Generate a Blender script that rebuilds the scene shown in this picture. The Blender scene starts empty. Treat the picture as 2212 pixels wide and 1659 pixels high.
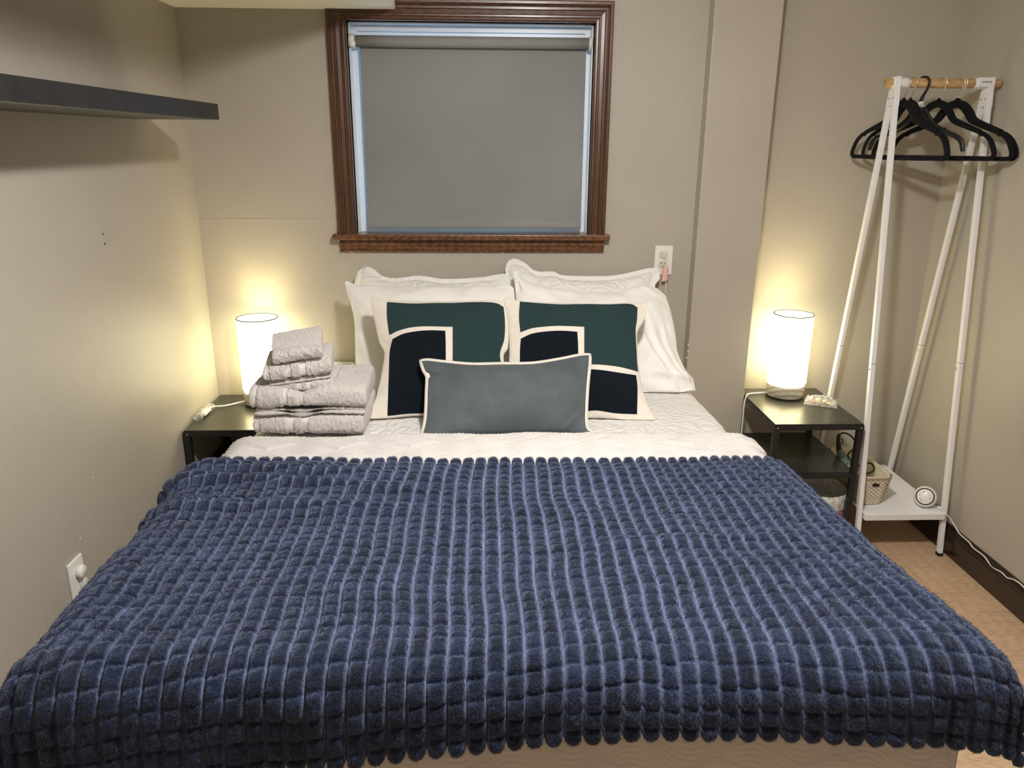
import bpy, bmesh, math, random
import numpy as np
from mathutils import Vector, Matrix

random.seed(7)
SC = bpy.context.scene
COL = SC.collection
PI = math.pi

# ------------------------------------------------------------------ camera
W, H, F = 2212, 1659, 1661.0
CAM_Z = 1.55
_y, _p, _r = math.radians(2.33), math.radians(17.5), math.radians(0.40)
FW = np.array([math.sin(_y)*math.cos(_p), math.cos(_y)*math.cos(_p), -math.sin(_p)])
RT0 = np.array([math.cos(_y), -math.sin(_y), 0.0])
UP0 = np.cross(RT0, FW)
RT = math.cos(_r)*RT0 + math.sin(_r)*UP0
UP = -math.sin(_r)*RT0 + math.cos(_r)*UP0
CO = np.array([0, 0, CAM_Z])
cam = bpy.data.cameras.new('camera')
cam.sensor_fit = 'HORIZONTAL'; cam.sensor_width = 36.0; cam.lens = 36.0*F/W
cam.clip_start = 0.02
camo = bpy.data.objects.new('camera', cam); COL.objects.link(camo)
m = Matrix(((RT[0], UP[0], -FW[0], 0), (RT[1], UP[1], -FW[1], 0), (RT[2], UP[2], -FW[2], CAM_Z), (0, 0, 0, 1)))
camo.matrix_world = m
SC.camera = camo

# ------------------------------------------------------------------ world, exposure, room light
wd = bpy.data.worlds.new('daylight'); SC.world = wd; wd.use_nodes = True
bg = wd.node_tree.nodes['Background']
bg.inputs['Color'].default_value = (0.30, 0.62, 1.0, 1); bg.inputs['Strength'].default_value = 7.0
vs = SC.view_settings
vs.view_transform = 'Standard'; vs.look = 'None'; vs.gamma = 1.0; vs.use_curve_mapping = False
vs.exposure = 0.0
CEIL_POWER, CEIL_SIDE, CEIL_COL = 28.0, 42.0, (1.0, 0.965, 0.925)
CEIL_POS = (0.28, 1.17, 2.19)
LAMP_POWER, LAMP_COL, SHADE_EMIT = 5.2, (1.0, 0.875, 0.47), 8.6

# ------------------------------------------------------------------ measuring helpers (a pixel of the photo -> a point at a known depth)
def ray(px, py):
    return FW + RT*((px - W/2)/F) - UP*((py - H/2)/F)
def on(px, py, ax, val):
    d = ray(px, py); t = (val - CO[ax])/d[ax]
    return CO + t*d
def proj(P):
    v = P - CO; z = v @ FW
    return np.stack([W/2 + F*(v @ RT)/z, H/2 - F*(v @ UP)/z], -1)

# ------------------------------------------------------------------ vector noise
def _hash(i, j, s):
    n = (i.astype(np.int64)*374761393 + j.astype(np.int64)*668265263 + s*974711) & 0x7fffffff
    n = ((n ^ (n >> 13))*1274126177) & 0x7fffffff
    return ((n ^ (n >> 16)) & 0xffff)/65535.0
def vn(x, y, s=0):
    x = np.asarray(x, float); y = np.asarray(y, float)
    i = np.floor(x); j = np.floor(y); f = x - i; g = y - j
    f = f*f*f*(f*(f*6 - 15) + 10); g = g*g*g*(g*(g*6 - 15) + 10)
    a = _hash(i, j, s); b = _hash(i+1, j, s); c = _hash(i, j+1, s); d = _hash(i+1, j+1, s)
    return (a + (b-a)*f + (c-a)*g + (a-b-c+d)*f*g)*2 - 1
def fbm(x, y, s=0, o=3):
    r = 0; k = 1.0
    for q in range(o):
        r = r + vn(x*(2**q), y*(2**q), s+q*17)*k; k *= .5
    return r

# ------------------------------------------------------------------ materials
def newmat(name):
    mt = bpy.data.materials.new(name); mt.use_nodes = True
    nt = mt.node_tree
    return mt, nt, nt.nodes['Principled BSDF']
def lnk(nt, a, b): nt.links.new(a, b)
def texco(nt, scale=(1, 1, 1), out='Object'):
    tc = nt.nodes.new('ShaderNodeTexCoord'); mp = nt.nodes.new('ShaderNodeMapping')
    mp.inputs['Scale'].default_value = scale
    lnk(nt, tc.outputs[out], mp.inputs['Vector']); return mp.outputs['Vector']
def noise(nt, vec, scale, detail=3, rough=.5):
    n = nt.nodes.new('ShaderNodeTexNoise')
    n.inputs['Scale'].default_value = scale; n.inputs['Detail'].default_value = detail
    n.inputs['Roughness'].default_value = rough
    if vec is not None: lnk(nt, vec, n.inputs['Vector'])
    return n
def ramp(nt, fac, stops):
    r = nt.nodes.new('ShaderNodeValToRGB'); e = r.color_ramp.elements
    while len(e) < len(stops): e.new(.5)
    for q, (p, c) in zip(e, stops): q.position = p; q.color = (*c, 1)
    lnk(nt, fac, r.inputs['Fac']); return r
def bump(nt, bs, h, strength, dist):
    b = nt.nodes.new('ShaderNodeBump'); b.inputs['Strength'].default_value = strength
    b.inputs['Distance'].default_value = dist
    lnk(nt, h, b.inputs['Height']); lnk(nt, b.outputs['Normal'], bs.inputs['Normal']); return b
def plain(name, col, rough=.5, metal=0.0, spec=.5, var=0.0, vs_=20, bmp=None, sheen=0.0, stint=None, coat=0.0):
    mt, nt, bs = newmat(name)
    bs.inputs['Base Color'].default_value = (*col, 1)
    bs.inputs['Roughness'].default_value = rough; bs.inputs['Metallic'].default_value = metal
    bs.inputs['Specular IOR Level'].default_value = spec
    bs.inputs['Coat Weight'].default_value = coat
    if sheen:
        bs.inputs['Sheen Weight'].default_value = sheen; bs.inputs['Sheen Roughness'].default_value = .45
        if stint: bs.inputs['Sheen Tint'].default_value = (*stint, 1)
    v = texco(nt)
    if var:
        n = noise(nt, v, vs_, 4)
        lo = tuple(c*(1-var) for c in col); hi = tuple(min(1, c*(1+var)) for c in col)
        lnk(nt, ramp(nt, n.outputs['Fac'], [(.3, lo), (.7, hi)]).outputs['Color'], bs.inputs['Base Color'])
    if bmp:
        sc, st, ds = bmp
        bump(nt, bs, noise(nt, v, sc, 4, .6).outputs['Fac'], st, ds)
    return mt

M = {}
M['wall'] = plain('wall_paint', (.435, .396, .338), .42, spec=.42, var=.03, vs_=3, bmp=(170, .22, .004))
M['soffit'] = plain('ceiling_paint', (.80, .77, .70), .6, var=.02, vs_=4, bmp=(120, .15, .003))
M['white_plastic'] = plain('white_plastic', (.80, .78, .75), .32, var=.01)
M['white_metal'] = plain('white_powder_coat', (.82, .82, .83), .35, var=.01, bmp=(600, .05, .001))
M['black_metal'] = plain('black_powder_coat', (.012, .012, .013), .38, var=.2, vs_=60, bmp=(500, .12, .001))
M['black_top'] = plain('black_laminate', (.022, .021, .020), .30, var=.15, vs_=40, bmp=(420, .10, .001))
M['black_shelf'] = plain('black_brown_foil', (.014, .013, .015), .42, var=.3, vs_=25, bmp=(260, .10, .001))
M['velvet_black'] = plain('black_velvet_flock', (.0045, .0045, .005), .9, spec=.2, sheen=.25, stint=(.3, .3, .35), bmp=(900, .3, .001))
M['black_plastic'] = plain('black_plastic', (.008, .008, .009), .35)
M['chrome'] = plain('chrome_wire', (.70, .68, .64), .35, metal=1.0)
M['clear_plastic'] = plain('clear_plastic', (.85, .84, .80), .15)
M['grey_print'] = plain('grey_print', (.42, .40, .40), .5)
M['dark'] = plain('slot_black', (.01, .01, .01), .6)
M['ivory'] = plain('ivory_plastic', (.66, .60, .46), .4)
M['cable_white'] = plain('white_cable', (.80, .78, .72), .45)
M['rubber'] = plain('black_rubber', (.012, .012, .012), .7)
M['vinyl'] = plain('white_vinyl', (.78, .79, .80), .35, var=.02)
M['basket'] = plain('cream_basket_plastic', (.62, .55, .42), .5, var=.06, vs_=40)
M['sage'] = plain('sage_green_plastic', (.17, .235, .185), .45)
M['pink'] = plain('pink_plastic', (.75, .32, .34), .5)
M['bin'] = plain('white_bin_plastic', (.70, .68, .63), .4)
M['shade_rim'] = plain('grey_shade_rim', (.05, .05, .05), .6)
M['cream_fab'] = plain('cream_cotton', (.72, .665, .595), .9, spec=.2, var=.04, vs_=60, bmp=(420, .45, .002), sheen=.1)

def sheet_mat(name, col, s1, b1):
    mt, nt, bs = newmat(name)
    bs.inputs['Base Color'].default_value = (*col, 1); bs.inputs['Roughness'].default_value = .85
    bs.inputs['Specular IOR Level'].default_value = .25
    bs.inputs['Sheen Weight'].default_value = .15
    v = texco(nt); n = noise(nt, v, s1, 5, .65)
    bump(nt, bs, n.outputs['Fac'], b1, .003); return mt
M['sheet'] = sheet_mat('white_cotton_sheet', (.84, .825, .80), 26, .3)
def stitched(name, col, scale, strength):
    """vermicelli stitched quilting: contour lines of a smooth noise"""
    mt, nt, bs = newmat(name)
    bs.inputs['Base Color'].default_value = (*col, 1); bs.inputs['Roughness'].default_value = .88
    bs.inputs['Specular IOR Level'].default_value = .25; bs.inputs['Sheen Weight'].default_value = .15
    v = texco(nt); n = noise(nt, v, scale, 1, .4)
    mth = nt.nodes.new('ShaderNodeMath'); mth.operation = 'MULTIPLY'; mth.inputs[1].default_value = 34.0
    lnk(nt, n.outputs['Fac'], mth.inputs[0])
    s = nt.nodes.new('ShaderNodeMath'); s.operation = 'SINE'; lnk(nt, mth.outputs[0], s.inputs[0])
    bump(nt, bs, s.outputs[0], strength, .004); return mt
M['coverlet'] = stitched('white_vermicelli_coverlet', (.70, .68, .66), 16, .45)
M['sham'] = stitched('white_quilted_sham', (.80, .785, .76), 14, .40)
M['quilt'] = sheet_mat('white_matelasse_quilt', (.62, .595, .575), 160, .12)
M['terry'] = plain('white_terry', (.70, .66, .635), .95, spec=.15, var=.05, vs_=120, bmp=(260, .9, .006), sheen=.2)
M['dobby'] = plain('white_dobby_weave', (.76, .72, .695), .8, spec=.2, bmp=(900, .4, .001))

def wood_mat(name, c0, c1, scale, rough, stretch, coat=0.0):
    mt, nt, bs = newmat(name)
    v = texco(nt, stretch); w = noise(nt, v, scale, 6, .62)
    w2 = nt.nodes.new('ShaderNodeTexWave'); w2.inputs['Scale'].default_value = scale*1.3
    w2.inputs['Distortion'].default_value = 9; w2.inputs['Detail'].default_value = 3
    lnk(nt, v, w2.inputs['Vector'])
    mx = nt.nodes.new('ShaderNodeMath'); mx.operation = 'MULTIPLY_ADD'
    mx.inputs[1].default_value = .28; lnk(nt, w2.outputs['Fac'], mx.inputs[0]); lnk(nt, w.outputs['Fac'], mx.inputs[2])
    r = ramp(nt, mx.outputs[0], [(.35, c0), (.85, c1)])
    lnk(nt, r.outputs['Color'], bs.inputs['Base Color']); bs.inputs['Roughness'].default_value = rough
    bs.inputs['Coat Weight'].default_value = coat; bs.inputs['Coat Roughness'].default_value = .2
    bump(nt, bs, w.outputs['Fac'], .15, .001); return mt
M['casing_v'] = wood_mat('stained_wood_vertical', (.030, .011, .005), (.120, .050, .022), 7, .34, (9, 9, .7), .35)
M['casing_h'] = wood_mat('stained_wood_horizontal', (.030, .011, .005), (.120, .050, .022), 7, .34, (.7, 9, 9), .35)
M['apron'] = wood_mat('stained_wood_apron', (.032, .012, .005), (.19, .082, .030), 6, .36, (1.2, 9, 9), .35)
M['baseboard'] = wood_mat('dark_baseboard_wood', (.008, .0045, .003), (.030, .016, .010), 5, .35, (9, .7, 9), .3)
M['plank'] = wood_mat('light_oak_vinyl', (.47, .305, .185), (.64, .455, .30), 5.5, .42, (.9, 11, 9))
M['rod'] = wood_mat('beech_rod', (.42, .25, .11), (.60, .39, .19), 9, .45, (.6, 9, 9))

def groove_mat():
    mt, nt, bs = newmat('navy_faux_fur')
    at = nt.nodes.new('ShaderNodeAttribute'); at.attribute_name = 'groove'
    v = texco(nt)
    n1 = noise(nt, v, 15, 5, .65); n2 = noise(nt, v, 170, 5, .7)
    a = nt.nodes.new('ShaderNodeMath'); a.operation = 'MULTIPLY_ADD'; a.inputs[1].default_value = .85
    lnk(nt, n1.outputs['Fac'], a.inputs[0]); lnk(nt, at.outputs['Fac'], a.inputs[2])
    b = nt.nodes.new('ShaderNodeMath'); b.operation = 'MULTIPLY_ADD'; b.inputs[1].default_value = .30
    lnk(nt, n2.outputs['Fac'], b.inputs[0]); lnk(nt, a.outputs[0], b.inputs[2])
    r = ramp(nt, b.outputs[0], [(.48, (.0022, .0052, .0165)), (.72, (.0130, .0245, .0620)), (1.0, (.125, .158, .275))])
    lnk(nt, r.outputs['Color'], bs.inputs['Base Color'])
    bs.inputs['Roughness'].default_value = .70; bs.inputs['Specular IOR Level'].default_value = .22
    bs.inputs['Sheen Weight'].default_value = .75; bs.inputs['Sheen Roughness'].default_value = .32
    bs.inputs['Sheen Tint'].default_value = (.50, .58, .85, 1)
    bump(nt, bs, n2.outputs['Fac'], .9, .006)
    return mt
M['fur'] = groove_mat()

def rib_mat(name, c, rib):
    mt, nt, bs = newmat(name)
    v = texco(nt); n = noise(nt, v, 220, 4)
    r = ramp(nt, n.outputs['Fac'], [(.3, tuple(q*.75 for q in c)), (.7, tuple(q*1.2 for q in c))])
    lnk(nt, r.outputs['Color'], bs.inputs['Base Color']); bs.inputs['Roughness'].default_value = .92
    bs.inputs['Specular IOR Level'].default_value = .15
    bs.inputs['Sheen Weight'].default_value = .05
    w = nt.nodes.new('ShaderNodeTexWave'); w.inputs['Scale'].default_value = rib; w.bands_direction = 'X'
    w.inputs['Distortion'].default_value = .4; lnk(nt, v, w.inputs['Vector'])
    bump(nt, bs, w.outputs['Fac'], .5, .0015); return mt
M['teal'] = rib_mat('teal_ribbed_cotton', (.018, .041, .043), 95)
M['navy'] = rib_mat('navy_ribbed_cotton', (.0026, .0058, .0110), 95)
def velvet_mat():
    mt, nt, bs = newmat('slate_velvet')
    v = texco(nt); n = noise(nt, v, 260, 5, .7); n2 = noise(nt, v, 7, 3)
    mx = nt.nodes.new('ShaderNodeMath'); mx.operation = 'MULTIPLY_ADD'; mx.inputs[1].default_value = .6
    lnk(nt, n.outputs['Fac'], mx.inputs[0]); lnk(nt, n2.outputs['Fac'], mx.inputs[2])
    r = ramp(nt, mx.outputs[0], [(.45, (.048, .058, .064)), (1.1, (.105, .122, .132))])
    lnk(nt, r.outputs['Color'], bs.inputs['Base Color']); bs.inputs['Roughness'].default_value = .9
    bs.inputs['Specular IOR Level'].default_value = .15
    bs.inputs['Sheen Weight'].default_value = .35; bs.inputs['Sheen Roughness'].default_value = .3
    bump(nt, bs, n.outputs['Fac'], .3, .002); return mt
M['velvet'] = velvet_mat()
def weave_mat(name, col):
    mt, nt, bs = newmat(name)
    v = texco(nt, (1, 1, 1)); n = noise(nt, v, 600, 3, .7); n2 = noise(nt, v, 2.5, 2)
    mx = nt.nodes.new('ShaderNodeMath'); mx.operation = 'MULTIPLY_ADD'; mx.inputs[1].default_value = .5
    lnk(nt, n.outputs['Fac'], mx.inputs[0]); lnk(nt, n2.outputs['Fac'], mx.inputs[2])
    r = ramp(nt, mx.outputs[0], [(.4, tuple(c*.86 for c in col)), (1.05, tuple(c*1.12 for c in col))])
    lnk(nt, r.outputs['Color'], bs.inputs['Base Color']); bs.inputs['Roughness'].default_value = .75
    bs.inputs['Specular IOR Level'].default_value = .3
    bump(nt, bs, n.outputs['Fac'], .2, .001); return mt
M['blind'] = weave_mat('grey_blackout_fabric', (.262, .264, .256))
def emit_shade():
    mt, nt, bs = newmat('glowing_fabric_shade')
    bs.inputs['Base Color'].default_value = (.85, .82, .74, 1); bs.inputs['Roughness'].default_value = .8
    v = texco(nt); n = noise(nt, v, 300, 2)
    r = ramp(nt, n.outputs['Fac'], [(0, (1.0, .88, .50)), (1, (1.0, .92, .56))])
    lnk(nt, r.outputs['Color'], bs.inputs['Emission Color']); bs.inputs['Emission Strength'].default_value = SHADE_EMIT
    return mt
M['shade'] = emit_shade()
def grey_wood():
    mt, nt, bs = newmat('grey_washed_wood')
    v = texco(nt, (1, 1, 3)); w = nt.nodes.new('ShaderNodeTexWave'); w.wave_type = 'RINGS'
    w.inputs['Scale'].default_value = 9; w.inputs['Distortion'].default_value = 7; w.inputs['Detail'].default_value = 4
    lnk(nt, v, w.inputs['Vector'])
    r = ramp(nt, w.outputs['Fac'], [(0, (.34, .30, .22)), (1, (.56, .52, .42))])
    lnk(nt, r.outputs['Color'], bs.inputs['Base Color']); bs.inputs['Roughness'].default_value = .6; return mt
M['greywood'] = grey_wood()
def glass_mat():
    mt = bpy.data.materials.new('window_glass'); mt.use_nodes = True; nt = mt.node_tree
    nt.nodes.clear()
    o = nt.nodes.new('ShaderNodeOutputMaterial'); t = nt.nodes.new('ShaderNodeBsdfTransparent')
    g = nt.nodes.new('ShaderNodeBsdfGlossy'); g.inputs['Roughness'].default_value = .03
    f = nt.nodes.new('ShaderNodeFresnel'); f.inputs['IOR'].default_value = 1.45
    x = nt.nodes.new('ShaderNodeMixShader')
    lnk(nt, f.outputs[0], x.inputs[0]); lnk(nt, t.outputs[0], x.inputs[1]); lnk(nt, g.outputs[0], x.inputs[2])
    lnk(nt, x.outputs[0], o.inputs['Surface']); return mt
M['glass'] = glass_mat()
def film_mat(name, tint, op):
    mt = bpy.data.materials.new(name); mt.use_nodes = True; nt = mt.node_tree
    bs = nt.nodes['Principled BSDF']; o = nt.nodes['Material Output']
    bs.inputs['Base Color'].default_value = (*tint, 1); bs.inputs['Roughness'].default_value = .12
    t = nt.nodes.new('ShaderNodeBsdfTransparent'); x = nt.nodes.new('ShaderNodeMixShader')
    v = texco(nt); n = noise(nt, v, 70, 3)
    r = ramp(nt, n.outputs['Fac'], [(.4, (op*.5,)*3), (.65, (min(1, op*1.6),)*3)])
    lnk(nt, r.outputs['Color'], x.inputs[0]); lnk(nt, t.outputs[0], x.inputs[1]); lnk(nt, bs.outputs[0], x.inputs[2])
    lnk(nt, x.outputs[0], o.inputs['Surface']); return mt
M['film'] = film_mat('clear_film', (.9, .9, .88), .30)
M['liner'] = film_mat('translucent_bin_liner', (.85, .84, .82), .6)
M['glow_disc'] = plain('frosted_diffuser', (.9, .9, .88), .5)
_b = M['glow_disc'].node_tree.nodes['Principled BSDF']
_b.inputs['Emission Color'].default_value = (*CEIL_COL, 1); _b.inputs['Emission Strength'].default_value = 3.0

# ------------------------------------------------------------------ object helpers
def tag(o, label=None, cat=None, group=None, kind=None):
    if label: o['label'] = label
    if cat: o['category'] = cat
    if group: o['group'] = group
    if kind: o['kind'] = kind
    return o
def empty(name, loc=(0, 0, 0), **k):
    o = bpy.data.objects.new(name, None); o.empty_display_size = .05; COL.objects.link(o); o.location = loc
    return tag(o, **k)
def mesh(name, V, Fc, mat, parent=None, smooth=True, **k):
    me = bpy.data.meshes.new(name)
    me.from_pydata([tuple(map(float, v)) for v in V], [], [tuple(int(i) for i in f) for f in Fc])
    if smooth: me.polygons.foreach_set('use_smooth', [True]*len(me.polygons))
    me.materials.append(M[mat] if isinstance(mat, str) else mat)
    me.update()
    o = bpy.data.objects.new(name, me); COL.objects.link(o)
    if parent is not None: o.parent = parent; o.matrix_parent_inverse = PINV(parent)
    return tag(o, **k)
def PINV(p):
    """geometry is written in room coordinates; undo the parent's own offset"""
    return Matrix.Translation(-Vector(p.location)) if p.type == 'EMPTY' else Matrix()
def gmesh(name, P, mat, parent=None, closed_u=False, closed_v=False, flip=False, smooth=True, caps=False, attr=None, **k):
    """grid P[nv,nu,3] -> mesh"""
    nv, nu = P.shape[:2]
    i = np.arange(nv if closed_v else nv-1)[:, None]; j = np.arange(nu if closed_u else nu-1)[None, :]
    a = i*nu + j; b = i*nu + (j+1) % nu; c = ((i+1) % nv)*nu + (j+1) % nu; d = ((i+1) % nv)*nu + j
    Fc = np.stack([np.broadcast_to(q, (i.shape[0], j.shape[1])).ravel() for q in ((a, d, c, b) if flip else (a, b, c, d))], -1)
    V = P.reshape(-1, 3)
    me = bpy.data.meshes.new(name)
    nf = len(Fc); extra = []
    if caps and closed_u:
        r0 = list(range(nu)); r1 = list(range((nv-1)*nu, nv*nu))
        extra = [r0[::-1] if not flip else r0, r1 if not flip else r1[::-1]]
    loops = np.concatenate([Fc.ravel()] + [np.array(e) for e in extra]).astype(np.int32)
    starts = np.concatenate([np.arange(nf)*4] + ([np.array([nf*4, nf*4+nu])] if extra else [])).astype(np.int32)
    tot = np.concatenate([np.full(nf, 4)] + ([np.array([nu, nu])] if extra else [])).astype(np.int32)
    me.vertices.add(len(V)); me.vertices.foreach_set('co', V.astype(np.float32).ravel())
    me.loops.add(len(loops)); me.loops.foreach_set('vertex_index', loops)
    me.polygons.add(len(starts)); me.polygons.foreach_set('loop_start', starts); me.polygons.foreach_set('loop_total', tot)
    sm = np.full(len(starts), bool(smooth)); 
    if extra: sm[-2:] = False
    me.polygons.foreach_set('use_smooth', sm)
    me.update(calc_edges=True); me.validate()
    if attr:
        for an, av in attr.items():
            at = me.attributes.new(an, 'FLOAT', 'POINT'); at.data.foreach_set('value', av.astype(np.float32).ravel())
    me.materials.append(M[mat] if isinstance(mat, str) else mat)
    o = bpy.data.objects.new(name, me); COL.objects.link(o)
    if parent is not None: o.parent = parent; o.matrix_parent_inverse = PINV(parent)
    return tag(o, **k)
def box(name, lo, hi, mat, parent=None, bev=0.0, seg=2, **k):
    bm = bmesh.new(); bmesh.ops.create_cube(bm, size=1)
    lo = Vector(lo); hi = Vector(hi)
    for v in bm.verts: v.co = Vector(((v.co[q]+.5)*(hi[q]-lo[q]) + lo[q] for q in range(3)))
    if bev: bmesh.ops.bevel(bm, geom=bm.edges[:], offset=bev, segments=seg, affect='EDGES', profile=.5)
    me = bpy.data.meshes.new(name); bm.to_mesh(me); bm.free()
    me.materials.append(M[mat] if isinstance(mat, str) else mat)
    o = bpy.data.objects.new(name, me); COL.objects.link(o)
    if parent is not None: o.parent = parent; o.matrix_parent_inverse = PINV(parent)
    return tag(o, **k)
def boxes(name, lst, mat, parent=None, **k):
    """several touching blocks of ONE piece in one mesh"""
    V, Fc = [], []
    for lo, hi in lst:
        n = len(V)
        for z in (lo[2], hi[2]):
            V += [(lo[0], lo[1], z), (hi[0], lo[1], z), (hi[0], hi[1], z), (lo[0], hi[1], z)]
        Fc += [tuple(n+q for q in f) for f in ((3, 2, 1, 0), (4, 5, 6, 7), (0, 1, 5, 4), (1, 2, 6, 5), (2, 3, 7, 6), (3, 0, 4, 7))]
    return mesh(name, V, Fc, mat, parent, smooth=False, **k)
def spline(pts, n):
    """Catmull-Rom through pts, n samples by arc length"""
    P = np.array(pts, float)
    if len(P) == 2: t = np.linspace(0, 1, n)[:, None]; return P[0]*(1-t) + P[1]*t
    Q = np.vstack([2*P[0]-P[1], P, 2*P[-1]-P[-2]]); out = []
    for i in range(1, len(Q)-2):
        t = np.linspace(0, 1, 24, endpoint=False)[:, None]
        a, b, c, d = Q[i-1], Q[i], Q[i+1], Q[i+2]
        out.append(.5*((2*b) + (c-a)*t + (2*a-5*b+4*c-d)*t*t + (3*b-a-3*c+d)*t**3))
    out = np.vstack(out + [P[-1:]])
    s = np.concatenate([[0], np.cumsum(np.linalg.norm(np.diff(out, axis=0), axis=1))])
    u = np.linspace(0, s[-1], n)
    return np.stack([np.interp(u, s, out[:, q]) for q in range(out.shape[1])], -1)
def tube(name, pts, r, mat, parent=None, n=40, sides=10, smoothpath=True, caps=True, **k):
    P = spline(pts, n) if smoothpath else np.array(pts, float)
    n = len(P); T = np.gradient(P, axis=0); T /= np.linalg.norm(T, axis=1)[:, None] + 1e-12
    up = np.array([0, 0, 1.0]) if abs(T[0][2]) < .9 else np.array([1.0, 0, 0])
    N = np.cross(T[0], up); N /= np.linalg.norm(N); rows = []
    rr = np.broadcast_to(np.asarray(r, float), (n,)) if np.ndim(r) == 0 else np.interp(np.linspace(0, 1, n), np.linspace(0, 1, len(r)), r)
    for i in range(n):
        N = N - T[i]*(N @ T[i]); N /= np.linalg.norm(N); B = np.cross(T[i], N)
        a = np.linspace(0, 2*PI, sides, endpoint=False)
        rows.append(P[i] + rr[i]*(np.cos(a)[:, None]*N + np.sin(a)[:, None]*B))
    return gmesh(name, np.array(rows), mat, parent, closed_u=True, caps=caps, **k)
def lathe(name, prof, c, mat, parent=None, n=48, axis=None, **k):
    """prof [(r,z)] turned about a vertical (or given) axis through c"""
    a = np.linspace(0, 2*PI, n, endpoint=False); pr = np.array(prof, float)
    P = np.stack([pr[:, :1]*np.cos(a), pr[:, :1]*np.sin(a), np.broadcast_to(pr[:, 1:2], (len(pr), n))], -1)
    if axis is not None:
        q = Vector((0, 0, 1)).rotation_difference(Vector(axis)).to_matrix()
        P = P @ np.array(q).T
    P = P + np.array(c)
    return gmesh(name, P, mat, parent, closed_u=True, **k)
def prism(name, poly, axis, a, b, mat, parent=None, smooth=False, **k):
    """polygon poly (list of 2-D) extruded along axis from a to b; a,b may be per-vertex lists"""
    n = len(poly); A = [a]*n if np.ndim(a) == 0 else a; B = [b]*n if np.ndim(b) == 0 else b
    def put(p, t):
        q = list(p); q.insert(axis, t); return q
    V = [put(p, t) for p, t in zip(poly, A)] + [put(p, t) for p, t in zip(poly, B)]
    Fc = [tuple(range(n)), tuple(range(2*n-1, n-1, -1))] + [(i, n+i, n+(i+1) % n, (i+1) % n) for i in range(n)]
    o = mesh(name, V, Fc, mat, parent, smooth, **k)
    bm = bmesh.new(); bm.from_mesh(o.data); bmesh.ops.recalc_face_normals(bm, faces=bm.faces[:]); bm.to_mesh(o.data); bm.free()
    return o

# ================================================================== THE ROOM
XL, XR, YB, YA = -1.085, 1.85, 3.05, 3.125        # left wall, right wall, back wall, alcove back wall
YF, ZC, ZS, XS = -1.55, 2.30, 1.997, -0.303      # wall behind the camera, ceiling, soffit underside, soffit edge
CX0, CX1, CY = 0.835, 1.085, 2.985               # boxed pier on the back wall
WX0, WX1, WZ0, WZ1 = -0.482, 0.417, 1.205, 1.962 # window opening

floor = box('floor', (XL-.1, YF-.1, -.06), (XR+.1, YA+.2, -.006), 'dark', kind='structure')
pw, rows_ = .178, 27
pm = {}
for r in range(rows_):
    y0 = YF + r*pw; x = XL - random.uniform(0, 1.1)
    while x < XR:
        x1 = x + 1.22
        a, b = max(x, XL), min(x1, XR); y1 = min(y0+pw, YA+.005)
        if b - a > .02 and y1 - y0 > .02:
            bx_ = (round(b-a, 3), round(y1-y0, 3))
            if bx_ not in pm:
                o = box('plank', (0, 0, -.006), (b-a-.0016, y1-y0-.0016, 0), 'plank', bev=.0006, seg=1); pm[bx_] = o.data
            else:
                o = bpy.data.objects.new('plank', pm[bx_]); COL.objects.link(o)
            o.location = (a, y0, 0); o.parent = floor
        x = x1
wl = box('wall_left', (XL-.1, YF-.1, -.05), (XL, YB+.25, ZC+.1), 'wall', kind='structure')
wr = box('wall_right', (XR, YF-.1, -.05), (XR+.1, YA+.25, ZC+.1), 'wall', kind='structure')
box('wall_front', (XL-.1, YF-.1, -.05), (XR+.1, YF, ZC+.1), 'wall', kind='structure')
# back wall with the window opening, the pier and the alcove
wb = boxes('wall_back', [((XL-.05, YB, -.05), (WX0, YB+.2, ZC+.1)), ((WX0, YB, -.05), (WX1, YB+.2, WZ0)), ((WX0, YB, WZ1), (WX1, YB+.2, ZC+.1)),
                         ((WX1, YB, -.05), (CX1-.02, YB+.2, ZC+.1))], 'wall', kind='structure')
box('wall_pier', (CX0, CY, -.05), (CX1, YB+.19, ZC+.1), 'wall', bev=.004, kind='structure')
box('wall_alcove', (CX1-.01, YA, -.05), (XR+.05, YA+.1, ZC+.1), 'wall', kind='structure')
box('ceiling', (XS-.01, YF-.1, ZC), (XR+.1, YA+.2, ZC+.1), 'soffit', kind='structure')
box('ceiling_soffit', (XL-.05, YF-.1, ZS), (XS, YB+.1, ZC+.1), 'soffit', bev=.003, kind='structure')
# faint drywall joint left of the window, chips and old screw holes in the paint
prism('drywall_joint', [(YB+.001, 1.264), (YB-.0009, 1.2585), (YB+.001, 1.235)], 0, XL, WX0-.075, 'wall', wb)
def hole(px, py, r=.0035, wall='L', mat='dark', name='screw_hole'):
    a = np.linspace(0, 2*PI, 8, endpoint=False)
    rr = r*(1+.35*np.array([vn(np.cos(t)*2+px, np.sin(t)*2+py, 3) for t in a]))
    if wall == 'L':
        p = on(px, py, 0, XL); V = [(XL+.0006, p[1]+q*math.cos(t), p[2]+q*math.sin(t)) for t, q in zip(a, rr)]; f = [tuple(range(8))]; w_ = wl
    elif wall == 'P':
        p = on(px, py, 1, CY); V = [(p[0]+q*math.cos(t), CY-.0006, p[2]+q*math.sin(t)) for t, q in zip(a, rr)]; f = [tuple(range(8))]; w_ = bpy.data.objects['wall_pier']
    else:
        p = on(px, py, 1, YB); V = [(p[0]+q*math.cos(t), YB-.0006, p[2]+q*math.sin(t)) for t, q in zip(a, rr)]; f = [tuple(range(8))]; w_ = wb
    mesh(name, V, f, mat, w_, False)
hole(222, 505, .004); hole(226, 526, .004); hole(278, 425, .0015); hole(200, 1031, .003, mat='white_plastic', name='paint_chip')
hole(173, 1163, .004, mat='white_plastic', name='paint_chip')
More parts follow.
